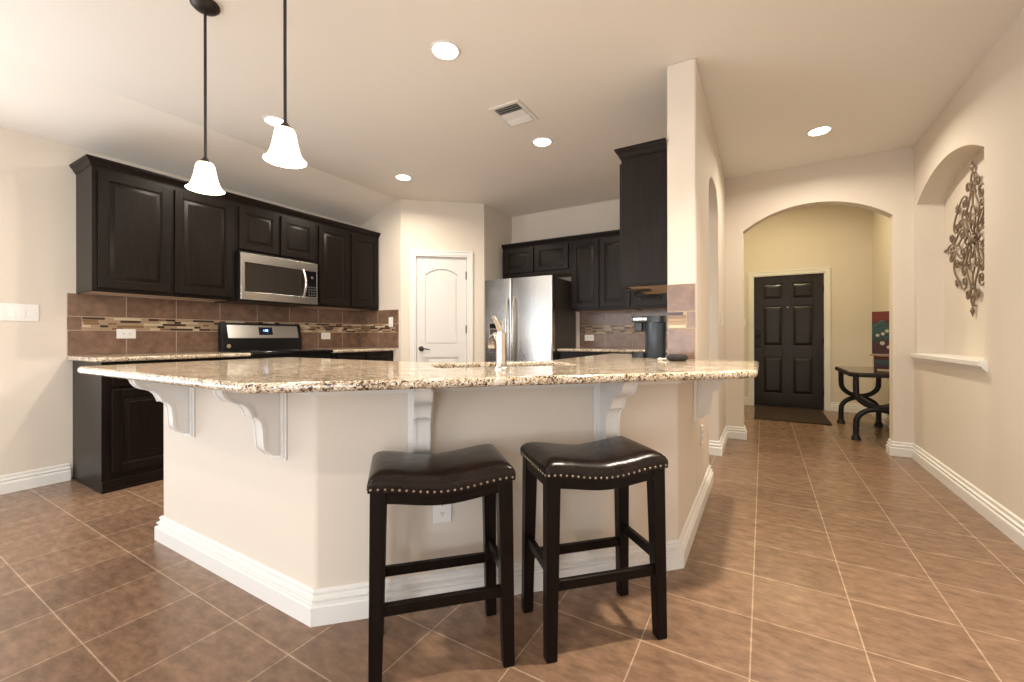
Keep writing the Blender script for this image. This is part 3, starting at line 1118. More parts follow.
def backsplash(label, W, loc, rz, cuts, z0=0.917, z1=1.376, mos=None, tile=None, zm=(1.106, 1.204), start=0.08):
    """local frame: x along the wall, wall plane at y=0, tiles stand towards -y"""
    root = thing('backsplash', label, 'backsplash', loc, rz)
    g = MB().box(0, W, -0.0102, -0.0005, z0, z1)
    g.build('grout_bed', M['grout'], root)
    t = MB()
    xs = [0] + list(cuts) + [W]
    h = 0.0026
    ma = mos if mos else (start, W)
    for a, b in zip(xs[:-1], xs[1:]):
        t.box(a + h, b - h, -0.011, -0.006, z0, zm[0] - 2 * h)
        t.box(a + h, b - h, -0.011, -0.006, zm[1] + 2 * h, z1)
    if ma[0] > 0.01:
        t.box(0.0, ma[0] - 0.003, -0.011, -0.006, zm[0], zm[1])
    if ma[1] < W - 0.01:
        t.box(ma[1] + 0.003, W, -0.011, -0.006, zm[0], zm[1])
    t.build('tiles', tile or M['tile'], root, 0.001, 1)
    s = MB()
    rows = 5
    rh = (zm[1] - zm[0]) / rows
    rnd = random.Random(hash(label) % 1000 if False else len(label) * 17 + int(W * 100))
    for r_ in range(rows):
        x = ma[0] + rnd.choice((0, 0.0, 0.008))
        last = -1
        while x < ma[1] - 0.02:
            L = rnd.choice((0.05, 0.07, 0.09, 0.13, 0.17))
            e = min(x + L, ma[1])
            ci = rnd.choice((0, 0, 1, 1, 1, 2, 3, 3))
            if ci == last:
                ci = (ci + 1) % 3
            last = ci
            s.mi = ci
            s.box(x, e - 0.002, -0.012, -0.006, zm[0] + r_ * rh + 0.001, zm[0] + (r_ + 1) * rh - 0.001)
            x = e
    s.build('mosaic_strip', MOS, root, 0.0008, 1)
    return root


by0 = 1.02
backsplash('brown tile backsplash with mosaic strip behind the range', YR - by0, (XL, by0, 0), RZL, [1.357 - by0, 1.694 - by0, 2.04 - by0, 2.381 - by0, 2.721 - by0, 3.064 - by0, 3.392 - by0])
backsplash('narrow brown tile backsplash on the return wall beside the pantry', PX - 0.03 - XL - 0.015, (XL + 0.013, YR, 0), 0, [0.31], mos=(0.0, 0.60))
bsx = -1.975
backsplash('brown tile backsplash with mosaic strip behind the coffee maker on the back wall', XP0 - 0.004 - bsx, (bsx, YB, 0), 0, [0.33, 0.66, 0.99, 1.32], z1=1.350, zm=(1.085, 1.18))
backsplash('narrow tile backsplash on the pillar face above the bar counter', 0.155, (XP0 + 0.005, 2.69, 0), 0, [], z1=1.36, mos=(0.0, 0.105), zm=(1.10, 1.195))


# ------------------------------------------------------------------ range
rg = thing('cooking_range', 'black cooking range with stainless back control panel', 'range', (LB, Y1 + 0.0, 0), RZL)
RW = Y2 - Y1
k = MB().box(0.0, RW, 0.0, LD - 0.02, 0.02, 0.893)
k.box(0.02, RW - 0.02, 0.03, LD - 0.02, 0.0, 0.02)
k.build('body', M['black'], rg, 0.004, 2)
k = MB().box(-0.002, RW + 0.0, -0.035, LD - 0.06, 0.8935, 0.919)
ct = k.build('cooktop', M['black_gloss'], rg, 0.006, 3)
for cx, cy_, rr in ((0.2, 0.15, 0.10), (0.58, 0.15, 0.085), (0.2, 0.40, 0.075), (0.58, 0.40, 0.10)):
    pts = [(cx + rr * math.cos(2 * PI * i / 32), cy_ + rr * math.sin(2 * PI * i / 32), 0.9192) for i in range(32)]
    MB().tube(pts, 0.0012, 4, closed=True).build('burner_ring', M['slot'], ct)
k = MB()
k.prism([(LD - 0.012, 0.895), (LD - 0.012, 1.186), (LD - 0.055, 1.186), (LD - 0.095, 1.03), (LD - 0.095, 0.895)], 0.004, RW - 0.004, 'yz')
bg = k.build('backguard', M['black'], rg, 0.008, 3)


def bgp(x, z, off=0.0):
    t = (z - 1.03) / (1.186 - 1.03)
    return (x, LD - 0.095 + 0.040 * t - off, z)


def bgquad(x0, x1, z0, z1, o0, o1, name, mat, par):
    m_ = MB()
    b_ = [bgp(x0, z0, o1), bgp(x1, z0, o1), bgp(x1, z0, o0), bgp(x0, z0, o0)]
    t_ = [bgp(x0, z1, o1), bgp(x1, z1, o1), bgp(x1, z1, o0), bgp(x0, z1, o0)]
    m_.hexa(b_, t_)
    return m_.build(name, mat, par, 0.001, 1)


bgquad(0.055, RW - 0.045, 1.040, 1.166, 0.0, 0.005, 'control_panel', M['steel'], rg)
dsp = bgquad(RW * 0.43, RW * 0.60, 1.072, 1.148, 0.005, 0.008, 'display', M['display'], rg)
# clock digits 3:21 as seven-segment strokes
SEG = {'3': 'abcdg', '2': 'abdeg', '1': 'bc', '0': 'abcdef'}
dm = MB()


def digit(ch, x, z, w=0.010, h=0.020, t=0.0028):
    q = {'a': (0, h - t, w, h), 'd': (0, 0, w, t), 'g': (0, h / 2 - t / 2, w, h / 2 + t / 2), 'b': (w - t, h / 2, w, h), 'c': (w - t, 0, w, h / 2),
         'e': (0, 0, t, h / 2), 'f': (0, h / 2, t, h)}
    for s in SEG[ch]:
        a0, b0, a1, b1 = q[s]
        b_ = [bgp(x + a0, z + b0, 0.0092), bgp(x + a1, z + b0, 0.0092), bgp(x + a1, z + b0, 0.008), bgp(x + a0, z + b0, 0.008)]
        t_ = [bgp(x + a0, z + b1, 0.0092), bgp(x + a1, z + b1, 0.0092), bgp(x + a1, z + b1, 0.008), bgp(x + a0, z + b1, 0.008)]
        dm.hexa(b_, t_)


cxm = RW * 0.515
digit('1', cxm - 0.028, 1.106)
digit('2', cxm - 0.006, 1.106)
digit('0', cxm + 0.010, 1.106)
tag(dm.build('clock_digits', M['digit'], dsp), 'glowing blue clock digits')
k = MB().lathe([(0, -0.012), (0.019, -0.012), (0.021, 0.0), (0, 0.0)], (0.055, LD - 0.095, 0.965), 20, 'y')
tag(k.build('badge', M['chrome'], rg), 'round silver badge at the lower left of the back panel')
k = MB().box(0.01, RW - 0.01, -0.03, 0.0, 0.20, 0.80)
od = k.build('oven_door', M['black_gloss'], rg, 0.006, 2)
k = MB().tube([(0.06, -0.075, 0.75), (RW - 0.06, -0.075, 0.75)], 0.012, 12)
for x in (0.09, RW - 0.09):
    k.tube([(x, -0.075, 0.75), (x, -0.028, 0.75)], 0.009, 8)
k.build('handle', M['steel'], od)

# ------------------------------------------------------------------ microwave
MF = -4.02
mw = thing('microwave', 'stainless over-range microwave with curved door handle', 'microwave', (MF, Y1 + 0.004, 0), RZL)
MW_ = Y2 - Y1 - 0.045
mz0, mz1 = 1.374, 1.808
MB().box(0, MW_, 0.0, MF - XL - 0.004, mz0, mz1 + 0.018).build('case', M['black'], mw, 0.003, 2)
dw = MW_
k = MB()
k.prism([(0, mz0 + 0.012), (dw, mz0 + 0.012), (dw, mz1), (0, mz1)], -0.03, -0.001, 'xz',
        [[(0.035, mz0 + 0.085), (dw - 0.012, mz0 + 0.085), (dw - 0.012, mz1 - 0.085), (0.035, mz1 - 0.085)]])
mdoor = k.build('door', M['steel'], mw, 0.003, 2)
MB().box(0.035, dw - 0.15, -0.024, -0.002, mz0 + 0.085, mz1 - 0.085).build('door_window', M['mw_glass'], mdoor)
k = MB().box(dw - 0.148, dw - 0.0125, -0.026, -0.002, mz0 + 0.085, mz1 - 0.085)
cp = k.build('control_panel', M['black_gloss'], mw, 0.001, 1)
k = MB().lathe([(0, -0.029), (0.014, -0.029), (0.016, -0.026), (0, -0.026)], (dw - 0.058, 0, mz1 - 0.15), 18, 'y')
k.build('dial', M['chrome'], cp)
for r_ in range(4):
    for c_ in range(3):
        MB().box(dw - 0.105 + c_ * 0.030, dw - 0.085 + c_ * 0.030, -0.0272, -0.026, mz0 + 0.10 + r_ * 0.026, mz0 + 0.114 + r_ * 0.026).build('button', M['slot'], cp)
hp = [(dw - 0.158, -0.028 - 0.042 * math.sin(PI * i / 14), mz0 + 0.075 + (mz1 - mz0 - 0.155) * i / 14) for i in range(15)]
k = MB().tube(hp, 0.012, 12)
k.build('handle', M['chrome'], mdoor)

# ------------------------------------------------------------------ refrigerator
FY = 4.285
fl, fr_ = AX + 0.03, -2.012
fs = fl + (fr_ - fl) * 0.425
fz = 1.735
fg = thing('refrigerator', 'stainless side-by-side refrigerator with ice and water dispenser', 'refrigerator', (0, 0, 0))
MB().box(fl + 0.004, fr_ - 0.004, FY + 0.075, YB - 0.03, 0.03, fz - 0.012).build('case', M['steel_dark'], fg, 0.004, 2)
MB().box(fl + 0.03, fr_ - 0.03, FY + 0.09, FY + 0.6, 0.0, 0.03).build('feet_base', M['black'], fg)


def fdoor(x0, x1, hole=None):
    m_ = MB()
    m_.prism(rounded([(x0, FY + 0.068), (x0, FY), (x1, FY), (x1, FY + 0.068)], [0, 0.022, 0.022, 0]), 0.06, fz, 'xy')
    return m_.build('door', M['steel'], fg, 0.004, 2)


fd1 = fdoor(fl, fs - 0.004)
fd2 = fdoor(fs + 0.004, fr_)
for x, dd, s in ((fs - 0.045, fd1, -1), (fs + 0.045, fd2, 1)):
    z0, z1 = 0.62, 1.50
    pts = [(x, FY + 0.004, z0)] + [(x, FY - 0.030 - 0.028 * math.sin(PI * i / 12), z0 + 0.02 + (z1 - z0 - 0.04) * i / 12) for i in range(13)] + [(x, FY + 0.004, z1)]
    MB().tube(pts, 0.0135, 12).build('handle', M['chrome'], dd)
dxa, dxb = fl + 0.075, fl + 0.265
k = MB()
k.prism([(dxa, 0.86), (dxb, 0.86), (dxb, 1.225), (dxa, 1.225)], FY - 0.010, FY + 0.001, 'xz', [[(dxa + 0.018, 0.885), (dxb - 0.018, 0.885), (dxb - 0.018, 1.135), (dxa + 0.018, 1.135)]])
dp = k.build('dispenser', M['chrome'], fd1, 0.003, 2)
MB().box(dxa + 0.018, dxb - 0.018, FY - 0.003, FY - 0.0005, 0.885, 1.135).build('dispenser_recess', M['slot'], dp)
MB().box(dxa + 0.018, dxb - 0.018, FY - 0.013, FY - 0.010, 1.150, 1.205).build('dispenser_panel', M['black_gloss'], dp)
k = MB().lathe([(0, 0), (0.045, 0), (0.05, 0.02), (0.030, 0.07), (0.022, 0.075), (0, 0.075)], ((dxa + dxb) / 2, FY - 0.004, 1.03), 20)
k.build('nozzle', M['chrome'], dp)
MB().box(dxa + 0.02, dxb - 0.02, FY - 0.024, FY - 0.004, 0.875, 0.887).build('drip_tray', M['chrome'], dp)


# ------------------------------------------------------------------ bar stools
def stool_parts(root):
    W, D = 0.435, 0.285     # apron outside size
    lw = 0.048

    def dip(x, a=0.022):
        return -a * 0.5 * (1 + math.cos(PI * min(1.0, abs(x) / (W / 2))))
    # legs, splaying out and tapering
    for sx in (-1, 1):
        for sy in (-1, 1):
            tx, ty = sx * (W / 2 - lw / 2), sy * (D / 2 - lw / 2)
            bx, by = sx * (W / 2 - lw / 2 + 0.010), sy * (D / 2 - lw / 2 + 0.010)
            a, b = lw / 2, 0.019
            m_ = MB()
            m_.hexa([(bx - b, by - b, 0), (bx + b, by - b, 0), (bx + b, by + b, 0), (bx - b, by + b, 0)],
                    [(tx - a, ty - a, 0.595), (tx + a, ty - a, 0.595), (tx + a, ty + a, 0.595), (tx - a, ty + a, 0.595)])
            m_.build('leg', M['stool_wood'], root, 0.004, 2)
    # stretchers
    for sy, z in ((-1, 0.235), (1, 0.218)):
        y = sy * (D / 2 - lw / 2 + 0.006)
        MB().box(-W / 2 + 0.03, W / 2 - 0.03, y - 0.010, y + 0.010, z - 0.017, z + 0.017).build('stretcher', M['stool_wood'], root, 0.003, 2)
    for sx in (-1, 1):
        x = sx * (W / 2 - lw / 2 + 0.006)
        MB().box(x - 0.010, x + 0.010, -D / 2 + 0.03, D / 2 - 0.03, 0.262, 0.296).build('stretcher', M['stool_wood'], root, 0.003, 2)
    # apron: curved lower edge front/back, straight sides
    m_ = MB()
    n = 20
    xs = [-W / 2 + 0.012 + (W - 0.024) * i / n for i in range(n + 1)]
    outl = [(x, 0.557 + dip(x)) for x in xs] + [(x, 0.606 + dip(x)) for x in reversed(xs)]
    for y0 in (-D / 2 + 0.004, D / 2 - 0.026):
        m_.prism(outl, y0, y0 + 0.022, 'xz')
    for x0 in (-W / 2 + 0.004, W / 2 - 0.026):
        m_.box(x0, x0 + 0.022, -D / 2 + 0.02, D / 2 - 0.02, 0.555, 0.606)
    m_.build('apron', M['stool_wood'], root, 0.003, 2)
    # saddle cushion
    m_ = MB()
    cw, cd = W + 0.014, D + 0.014
    nx, ny = 28, 18

    def prof(t):
        """height (0..1) of the cushion near its edge; t = 0 at the edge"""
        t = min(1.0, t / 0.16)
        return math.sqrt(max(0.0, 1 - (1 - t) ** 2))
    vs_, fs_ = [], []
    for j in range(ny + 1):
        for i in range(nx + 1):
            u, v = i / nx, j / ny
            uu = 0.5 - 0.5 * math.cos(PI * u)
            vv = 0.5 - 0.5 * math.cos(PI * v)
            x, y = (uu - 0.5) * cw, (vv - 0.5) * cd
            e = min(uu * cw, (1 - uu) * cw, vv * cd, (1 - vv) * cd) / cd
            crease = 0.0022 * math.exp(-(x / 0.010) ** 2) * (0.4 + 0.6 * math.sin(9 * v))
            puff = 0.013 * math.sin(PI * vv) * math.sin(PI * uu)
            z = 0.616 + dip(x, 0.025) + prof(e) * 0.033 + puff - crease
            vs_.append((x, y, z))
    for j in range(ny):
        for i in range(nx):
            a = j * (nx + 1) + i
            fs_.append((a, a + 1, a + nx + 2, a + nx + 1))
    # skirt
    ring = [i for i in range(nx + 1)] + [(j * (nx + 1) + nx) for j in range(1, ny + 1)] + [ny * (nx + 1) + i for i in range(nx - 1, -1, -1)] + [j * (nx + 1) for j in range(ny - 1, 0, -1)]
    base = len(vs_)
    for q in ring:
        x, y, z = vs_[q]
        vs_.append((x * 0.994, y * 0.992, 0.594 + dip(x, 0.024)))
    k_ = len(ring)
    for q in range(k_):
        fs_.append((ring[q], base + q, base + (q + 1) % k_, ring[(q + 1) % k_]))
    fs_.append(tuple(base + q for q in range(k_)))
    m_.add(vs_, fs_)
    m_.build('cushion', M['leather'], root, 0, smooth=70)
    # nailheads round the lower edge of the leather
    m_ = MB()

    def nail(x, y, z, ax):
        r0 = 0.0043
        pr = [(0.0, 1.0), (0.5, 0.85), (0.86, 0.45), (1.0, 0.0)]
        if ax == 'y':
            sg = -1 if y < 0 else 1
            m_.lathe([(a * r0, sg * b * 0.004) for a, b in pr], (x, y, z), 8, 'y')
        else:
            sg = -1 if x < 0 else 1
            m_.lathe([(a * r0, sg * b * 0.004) for a, b in pr], (x, y, z), 8, 'x')
    n = 22
    for i in range(n):
        x = -cw / 2 + 0.010 + (cw - 0.020) * i / (n - 1)
        for s in (-1, 1):
            nail(x, s * cd / 2 * 0.994, 0.6035 + dip(x, 0.024), 'y')
    n = 14
    for i in range(n):
        y = -cd / 2 + 0.010 + (cd - 0.020) * i / (n - 1)
        for s in (-1, 1):
            nail(s * cw / 2 * 0.995, y, 0.6035, 'x')
    m_.build('nailhead_trim', M['nail'], root)


st1 = thing('bar_stool', 'dark backless saddle bar stool on the left with nailhead trim', 'stool', (-0.941, 1.110, 0), R(46.0))
stool_parts(st1)
st2 = copy_tree(st1)
st2.location = (-0.547, 1.487, 0)
st2.rotation_euler = (0, 0, R(45.6))
st2['label'] = 'dark backless saddle bar stool on the right with creased leather seat'


# ------------------------------------------------------------------ pendants and ceiling lights
def pendant(label, x, y, first=None):
    if first:
        r_ = copy_tree(first)
        r_.location = (x, y, CZ)
        r_['label'] = label
        return r_
    r_ = thing('pendant_light', label, 'pendant lamp', (x, y, CZ))
    MB().lathe([(0, -0.001), (0.062, -0.001), (0.062, -0.012), (0.05, -0.024), (0.02, -0.030), (0, -0.030)], (0, 0, 0), 28).build('canopy', M['bronze'], r_)
    MB().tube([(0, 0, -0.025), (0, 0, -0.765)], 0.0065, 10).build('rod', M['bronze'], r_)
    MB().lathe([(0, -0.755), (0.010, -0.757), (0.014, -0.765), (0.030, -0.780), (0.034, -0.795), (0.0, -0.795)], (0, 0, 0), 20).build('shade_holder', M['bronze'], r_)
    o_ = [(0.034, -0.786), (0.040, -0.798), (0.044, -0.822), (0.050, -0.852), (0.057, -0.878), (0.066, -0.898), (0.075, -0.910), (0.081, -0.914)]
    i_ = [(a - 0.004, b - 0.0015) for a, b in reversed(o_)]
    MB().lathe(o_ + i_, (0, 0, 0), 36).build('shade', M['shade'], r_, 0, smooth=60)
    MB().lathe([(0, -0.80), (0.012, -0.80), (0.014, -0.83), (0.025, -0.848), (0.027, -0.865), (0.018, -0.880), (0, -0.886)], (0, 0, 0), 16).build('bulb', M['lens'], r_)
    return r_


P1 = (-2.362, 1.031)
P2 = (-1.693, 1.03)
pl1 = pendant('bell glass pendant lamp farther left, above the left end of the bar', *P1)
pendant('bell glass pendant lamp nearer the room centre, right of the other pendant', *P2, first=pl1)
for i, (x, y) in enumerate((P1, P2)):
    point('pendant_glow', (x, y, CZ - 0.97), 9, WARM, 0.05)

can_spots = [(-1.565, 1.90, 'recessed ceiling light brightest and nearest the camera'),
             (-1.598, 3.209, 'recessed ceiling light just beyond the air vent'),
             (-3.181, 3.191, 'small recessed ceiling light in front of the pantry'),
             (-3.19, 1.865, 'recessed ceiling light just behind the right pendant lamp'),
             (0.39, 4.172, 'recessed ceiling light in the hallway before the foyer arch')]
can0 = None
for x, y, lab in can_spots:
    if can0 is None:
        can0 = thing('recessed_light', lab, 'ceiling light', (x, y, CZ))
        MB().lathe([(0.070, -0.0005), (0.088, -0.0005), (0.086, -0.005), (0.080, -0.007), (0.073, -0.005), (0.070, -0.0005)], (0, 0, 0), 32).build('trim_ring', M['trim'], can0)
        MB().lathe([(0, -0.0045), (0.067, -0.0045), (0.0715, -0.001), (0, -0.001)], (0, 0, 0), 28).build('lens', M['lens'], can0)
    else:
        c = copy_tree(can0)
        c.location = (x, y, CZ)
        c['label'] = lab
for x, y, lab in can_spots:
    area('can_light', (x, y, CZ - 0.012), (0, 0, 0), 0.12, 0.12, 17, WARM, 'DISK', 160)
# more cans out of view: hallway, foyer, and added fill over nook and living side
for x, y, z, p, lab in ((0.25, 1.80, CZ, 27, 'recessed hallway ceiling light above the camera'), (-2.7, -0.5, CZ, 10, 'added recessed fill light over the breakfast nook'),
                        (-0.6, -0.9, CZ, 17, 'added recessed fill light behind the camera'), (0.2, 6.2, FZ, 24, 'recessed ceiling light in the foyer behind the arch')):
    c = copy_tree(can0)
    c.location = (x, y, z)
    c['label'] = lab
    foy = y > 5
    area('can_light', (x, y, z - 0.012), (0, 0, 0), 0.12, 0.12, p, (1.0, 0.84, 0.48) if foy else WARM, 'DISK', 160 if foy or x < 0 else 110)

# air vent
av = thing('air_vent', 'white rectangular ceiling air vent between the recessed lights', 'vent', (-1.575, 2.70, CZ))
vx, vy = 0.125, 0.155
k = MB().prism([(-vx, -vy), (vx, -vy), (vx, vy), (-vx, vy)], -0.008, -0.0005, 'xy', [[(-vx + 0.03, -vy + 0.03), (vx - 0.03, -vy + 0.03), (vx - 0.03, vy - 0.03), (-vx + 0.03, vy - 0.03)]])
k.build('frame', M['trim'], av, 0.002, 1)
MB().box(-vx + 0.03, vx - 0.03, -vy + 0.03, vy - 0.03, -0.0012, -0.0004).build('duct_opening', M['slot'], av)
for i in range(9):
    y = -vy + 0.045 + (2 * vy - 0.09) * i / 8
    t = R(38) if i < 3 else (R(-20) if i < 6 else R(-48))
    dy, dz = 0.011 * math.cos(t), 0.009 * math.sin(t)
    q = MB()
    q.hexa([(-vx + 0.031, y - dy, -0.010 - dz), (vx - 0.031, y - dy, -0.010 - dz), (vx - 0.031, y + dy, -0.010 + dz), (-vx + 0.031, y + dy, -0.010 + dz)],
           [(-vx + 0.031, y - dy, -0.0085 - dz), (vx - 0.031, y - dy, -0.0085 - dz), (vx - 0.031, y + dy, -0.0085 + dz), (-vx + 0.031, y + dy, -0.0085 + dz)])
    q.build('louver', M['trim'], av)


# ------------------------------------------------------------------ switches and outlets
def outlet(label, loc, rz, horizontal=False):
    r_ = thing('outlet', label, 'outlet', loc, rz)
    w, h = (0.060, 0.038) if horizontal else (0.036, 0.058)
    MB().box(-w, w, -0.006, -0.0003, -h, h).build('plate', M['plate'], r_, 0.003, 2)
    for s in (-1, 1):
        cx, cz = (s * 0.020, 0) if horizontal else (0, s * 0.020)
        k_ = MB()
        k_.prism(rounded([(cx - 0.014, cz - 0.014), (cx + 0.014, cz - 0.014), (cx + 0.014, cz + 0.014), (cx - 0.014, cz + 0.014)], 0.008, 4), -0.0085, -0.005, 'xz')
        fc = k_.build('receptacle', M['plate'], r_)
        q = MB()
        for a in (-0.005, 0.005):
            if horizontal:
                q.box(cx - 0.004, cx + 0.004, -0.0092, -0.0084, cz + a - 0.0011, cz + a + 0.0011)
            else:
                q.box(cx + a - 0.0011, cx + a + 0.0011, -0.0092, -0.0084, cz - 0.002, cz + 0.006)
        q.lathe([(0, -0.0092), (0.0022, -0.0092), (0.0022, -0.0084), (0, -0.0084)], (cx + (0.008 if horizontal else 0), 0, cz - (0 if horizontal else 0.007)), 8, 'y')
        q.build('slots', M['slot'], fc)
    return r_


def switch(label, loc, rz, gangs=1):
    r_ = thing('light_switch', label, 'switch', loc, rz)
    w = 0.036 + 0.023 * (gangs - 1)
    MB().box(-w, w, -0.006, -0.0003, -0.059, 0.059).build('plate', M['plate'], r_, 0.003, 2)
    for g in range(gangs):
        x = (g - (gangs - 1) / 2) * 0.046
        k_ = MB().add([(x - 0.0165, -0.006, -0.033), (x + 0.0165, -0.006, -0.033), (x + 0.0165, -0.006, 0.033), (x - 0.0165, -0.006, 0.033),
                       (x - 0.0165, -0.0105, -0.033), (x + 0.0165, -0.0105, -0.033), (x + 0.0165, -0.0075, 0.033), (x - 0.0165, -0.0075, 0.033)],
                      [(0, 3, 2, 1), (4, 5, 6, 7), (0, 1, 5, 4), (1, 2, 6, 5), (2, 3, 7, 6), (3, 0, 4, 7)])
        k_.build('rocker', M['plate'], r_, 0.001, 1)
    return r_


switch('white four gang rocker switch plate on the left wall', (XL, 0.776, 1.222), RZL, 4)
outlet('white horizontal outlet on the backsplash left of the range', (XL + 0.011, 1.355, 1.078) and (XL + 0.0122, 1.355, 1.078), RZL, True)
outlet('white horizontal outlet on the backsplash right of the range', (XL + 0.0122, 3.16, 1.062), RZL, True)
switch('single white switch on the tiled return wall beside the pantry', (-3.86, YR - 0.0122, 1.228), 0)
outlet('white horizontal outlet on the back wall tiles beside the refrigerator', (-1.845, YB - 0.0122, 1.035), 0, True)
outlet('white outlet low on the diagonal bar wall behind the left stool', (-1.089, 1.301 - 0.0015, 0.376), R(45))
outlet('white outlet low on the hall side of the bar wall', (XP1, 2.90, 0.43), R(90))
switch('white switch on the hall stub wall left of the foyer arch', (XP1, 4.50, 1.21), R(90))
switch('white switch on the foyer wall left of the front door', (-0.262, YD, 1.255), 0)

# ------------------------------------------------------------------ coffee maker and speaker
cm = thing('coffee_maker', 'dark grey pod coffee maker standing against the pillar', 'coffee maker', (-0.600, 2.765, CT1), 0)
MB().lathe([(0, 0.0), (0.060, 0.0), (0.062, 0.006), (0.063, 0.10), (0.066, 0.215), (0.064, 0.222), (0, 0.222)], (0.015, 0, 0), 28).build('reservoir', M['keurig'], cm, 0, smooth=40)
k = MB()
k.prism(rounded([(-0.125, -0.055), (0.075, -0.065), (0.075, 0.065), (-0.125, 0.055)], [0.04, 0.03, 0.03, 0.04]), 0.223, 0.262, 'xy')
hd = k.build('brew_head', M['keurig_black'], cm, 0.010, 3)
k = MB()
k.prism(rounded([(-0.132, -0.058), (-0.02, -0.068), (-0.02, 0.068), (-0.132, 0.058)], [0.04, 0.01, 0.01, 0.04]), 0.236, 0.252, 'xy')
tag(k.build('lid_handle', M['chrome'], hd, 0.003, 2), 'silver lid handle')
MB().box(-0.105, -0.055, -0.045, 0.045, 0.165, 0.225).build('spout_housing', M['keurig_black'], cm, 0.008, 3)
k = MB()
k.prism(rounded([(-0.125, -0.055), (-0.035, -0.055), (-0.035, 0.055), (-0.125, 0.055)], 0.03), 0.0, 0.035, 'xy')
k.build('drip_tray', M['keurig_black'], cm, 0.004, 2)

sp = thing('smart_speaker', 'small dark puck speaker on the bar counter in front of the pillar', 'speaker', (-0.405, 2.46, CT1), 0)
pr = [(0, 0.0), (0.036, 0.0)] + [(0.030 + 0.026 * math.cos(R(a)), 0.019 + 0.019 * math.sin(R(a))) for a in range(-80, 81, 16)] + [(0.0, 0.0385)]
MB().lathe(pr, (0, 0, 0), 32).build('speaker_body', M['fabric_dark'], sp, 0, smooth=60)
MB().tube([(-0.054, 0.01, 0.012), (-0.085, 0.02, 0.008), (-0.11, 0.05, 0.006), (-0.10, 0.10, 0.006), (-0.125, 0.16, 0.006)], 0.004, 8).build('cable', M['plate'], sp)

# under-cabinet paper towel holder
ph = thing('paper_towel_holder', 'dark paper towel bracket mounted under the pillar cabinet', 'holder', (-0.70, 2.95, 1.364), 0)
MB().box(-0.05, 0.05, -0.03, 0.03, -0.008, -0.0005).build('mounting_plate', M['iron'], ph, 0.002, 1)
MB().tube([(-0.03, 0, -0.006), (-0.06, -0.01, -0.028), (-0.05, -0.02, -0.045)], 0.009, 10).build('arm', M['iron'], ph)
MB().tube([(-0.05, -0.02, -0.045), (0.10, -0.02, -0.045)], 0.008, 10).build('rod', M['iron'], ph)

# ------------------------------------------------------------------ foyer things
dm_ = MB()
dm_.prism(rounded([(-0.10, 6.20), (0.70, 6.20), (0.70, 7.36), (-0.10, 7.36)], 0.02), 0.0, 0.012, 'xy')
tag(dm_.build('doormat', M['mat'], None, 0.004, 2), 'dark brown doormat on the tiles before the front door', 'mat')

tb = thing('console_table', 'black iron console table with curved legs against the foyer wall', 'table', (0.985, 5.95, 0), 0)
TH = 0.685
k = MB()
k.prism(rounded([(-0.235, -0.56), (0.235, -0.56), (0.235, 0.56), (-0.235, 0.56)], [0.07, 0.02, 0.02, 0.07], 1), TH - 0.045, TH - 0.012, 'xy')
k.build('frame', M['iron'], tb, 0.006, 2)
k = MB()
k.prism(rounded([(-0.225, -0.55), (0.225, -0.55), (0.225, 0.55), (-0.225, 0.55)], [0.07, 0.02, 0.02, 0.07], 1), TH - 0.0125, TH, 'xy')
tag(k.build('tabletop', M['glass_dark'], tb, 0.003, 2), 'polished dark tabletop')
for y in (-0.475, 0.485):
    hw, zc, r_ = 0.175, 0.335, 0.026
    up = [(-hw, y, TH - 0.04), (-hw, y, zc + 0.20)] + [(-hw * math.cos(PI * i / 16), y, zc + 0.155 - 0.150 * math.sin(PI * i / 16)) for i in range(1, 16)] + [(hw, y, zc + 0.20), (hw, y, TH - 0.04)]
    MB().tube(up, r_, 12).build('upper_leg_curve', M['iron'], tb)
    lo = [(-hw, y, 0.0), (-hw, y, zc - 0.20)] + [(-hw * math.cos(PI * i / 16), y, zc - 0.16 + 0.145 * math.sin(PI * i / 16)) for i in range(1, 16)] + [(hw, y, zc - 0.20), (hw, y, 0.0)]
    lg = MB().tube(lo, r_, 12).build('leg', M['iron'], tb)
    for s in (-1, 1):
        MB().lathe([(0, 0), (0.042, 0), (0.042, 0.02), (0.034, 0.028), (0.034, 0.042), (0.026, 0.05), (0, 0.05)], (s * hw, y, 0), 16).build('foot', M['iron'], lg)
MB().tube([(0, -0.475, 0.33), (0, 0.485, 0.33)], 0.020, 10).build('crossbar', M['iron'], tb)

